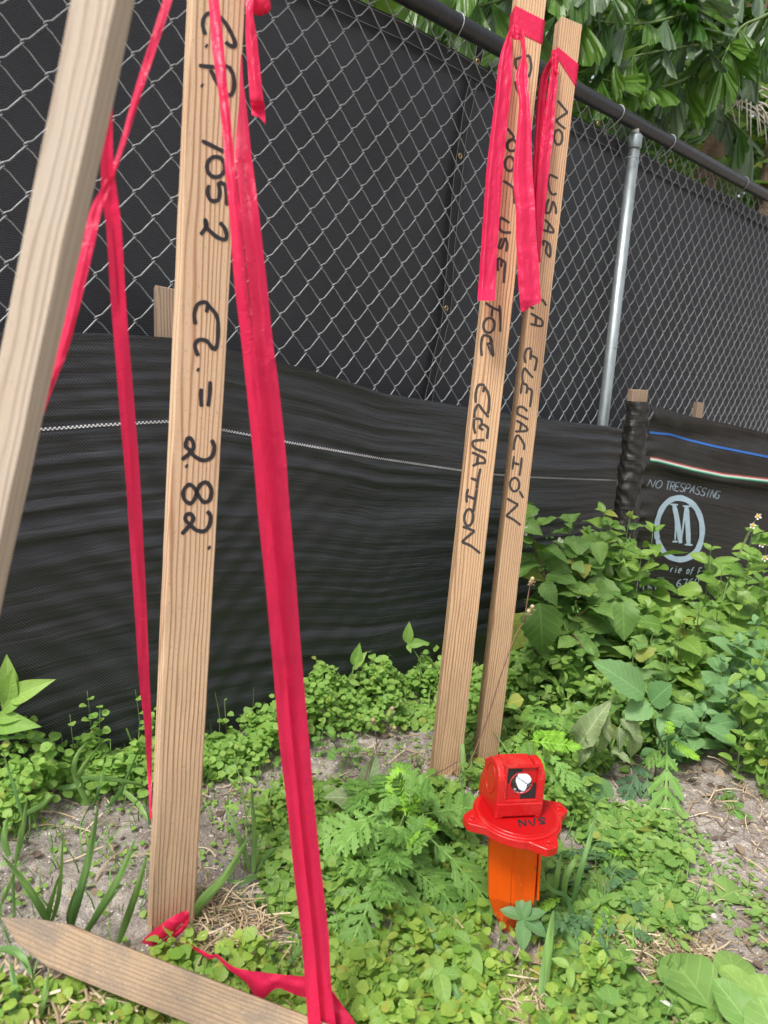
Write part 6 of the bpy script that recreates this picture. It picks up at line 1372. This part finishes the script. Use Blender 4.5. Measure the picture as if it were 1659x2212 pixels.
for fi, fr in enumerate(FR):
    o, pts = stemo(palm, [P(*p) for p in fr], .009, .003, 'stem', 'frond'); n = 23 if fi < 11 else 16
    for i in range(n):
        t = .12+.88*i/(n-1); p, d, L = along(pts, t); sd = 1 if i % 2 else -1; side = d.cross(Vector((0, 0, 1))).normalized()*sd
        dr = (d*rs.uniform(.2, .8)+side*rs.uniform(.1, .7)+Vector((rs.uniform(-.2, .2), -.1, -rs.uniform(.1, 1.1) if fi not in (9, 10) else rs.uniform(-.2, .6)))).normalized()
        l = rs.uniform(.12, .21); me = FM[rs.randrange(8)]
        y = dr; z = (side*rs.uniform(-.6, .6)+(CAM-p).normalized()*rs.uniform(-.2, 1)+Vector((0, 0, .5))); z = (z-y*z.dot(y)).normalized(); x = y.cross(z)
        m = Matrix((x*l, y*l, z*l)).transposed().to_4x4(); m.translation = p
        lo = bpy.data.objects.new('leaflet', me); COL.objects.link(lo); lo.parent = o; lo.matrix_local = m
b = MB(); b.tube([Vector((1.9, 5.2, -.1)), Vector((1.85, 5.1, 1.0)), Vector((1.8, 4.9, 2.1)), Vector((1.9, 4.7, 3.0))], [.09, .08, .07, .05], 12); obj('trunk', b.build('trunk', MT['bark'], True), palm)
# thick palm trunk at the far right with pale hanging stalks
tp = P(1668, 300, 5.0); pt2 = empty('palm_trunk', Vector((tp.x+.05, 5.0, 0)), 'thick rough brown palm trunk behind the fence at the right edge', 'palm tree')
b = MB(); zz_ = np.linspace(-.1, 4.2, 60); b.tube([Vector((tp.x+.06+.04*z, 5.0, z)) for z in zz_], [.17+.012*(i % 3 == 0)+rs.uniform(-.008, .008) for i in range(60)], 22); obj('trunk', b.build('trunk', MT['bark']), pt2)
st_ = empty('dry_palm_stalks', P(1620, 200, 4.4), 'pale dry palm flower stalks dangling above the rail at the right', 'palm stalks')
for i in range(26):
    x0, y0 = 1590+rs.uniform(-30, 70), 195+rs.uniform(-20, 40); ang = rs.uniform(-.6, 1.9); l = rs.uniform(50, 150)
    stemo(st_, [P(x0, y0, 4.3), P(x0+math.cos(ang)*l*.5*(-1 if i % 4 == 0 else 1), y0+l*.25, 4.25), P(x0+math.cos(ang)*l*(-1 if i % 4 == 0 else 1), y0+l*.8, 4.2)], .005, .0025, 'root', 'stalk', 4)
# the green mass behind
FG = [fishgeo(i+20, n=3, droop=.25, wid=[.12, .22, .08, .28][i % 4]) for i in range(4)]
def mass(name, label, n, xr, yr, zr, size, mat, seed, gap=-.28):
    r_ = np.random.default_rng(seed); q = np.stack([r_.uniform(*xr, n), r_.uniform(*yr, n), r_.uniform(*zr, n)], 1)
    keep = (q[:, 1]-(FA+FB*q[:, 0]))/1.457 > .3
    keep &= np.array([noise.noise(Vector((x*.9, y*.9, z*1.1+seed))) > gap for x, y, z in q]); q = q[keep]; k = len(q)
    nr = np.stack([r_.normal(0, .7, k), r_.normal(-.6, .6, k), np.abs(r_.normal(.6, .5, k))], 1)
    scatter(name, FG, q, nr, r_.uniform(0, 6.28, k), r_.uniform(size[0], size[1], k), mat, label, 'hedge')
mass('thicket', 'green palm and shrub thicket beyond the chain link fence', 20000, (-.6, 6.5), (2.4, 7.0), (.2, 5.2), (.10, .24), 'palm_bg', 41)
mass('thicket', 'darker tall trees closing the view behind the thicket', 13000, (-2, 11), (6.5, 10.5), (.2, 7.5), (.3, .6), 'palm', 42)

for (px, py, Y, lab) in ((188, 1492, 1.36, 'small light green shoot standing highest on the left of the fence-foot weeds'), (292, 1490, 1.45, 'leafy light green shoot just left of the narrow red tape'), (460, 1478, 1.60, 'light green shoot just right of the marked stake against the silt'), (548, 1485, 1.68, 'light green shoot left of the wide tape against the silt'), (105, 1550, 1.34, 'thin light green shoot leaning left near the silt fence bottom'), (800, 1430, 1.92, 'light green shoot in the middle of the silt fence foot'), (690, 1500, 1.80, 'light green shoot just right of the wide tape')):
    tp = P(px, py, Y); rt_ = rootat(tp.x+random.uniform(-.02, .02), tp.y-.02); plant('weed_shoot', lab, 'weed', [[rt_, (rt_+tp)/2+Vector((.008, 0, 0)), tp], [rt_+Vector((.02, 0, 0)), tp+Vector((.028, -.01, -.03))], [rt_-Vector((.02, 0, 0)), tp+Vector((-.03, -.01, -.045))]], 'rd', (.016, .024), .014, 'light green shoots along the silt fence', t0=.15, r=.0012, petiole=.006)

mass('thicket', 'low leafy growth pressed close behind the fence under the palm', 9000, (.2, 6.5), (2.6, 8.0), (1.0, 2.5), (.08, .2), 'palm', 43, -1)
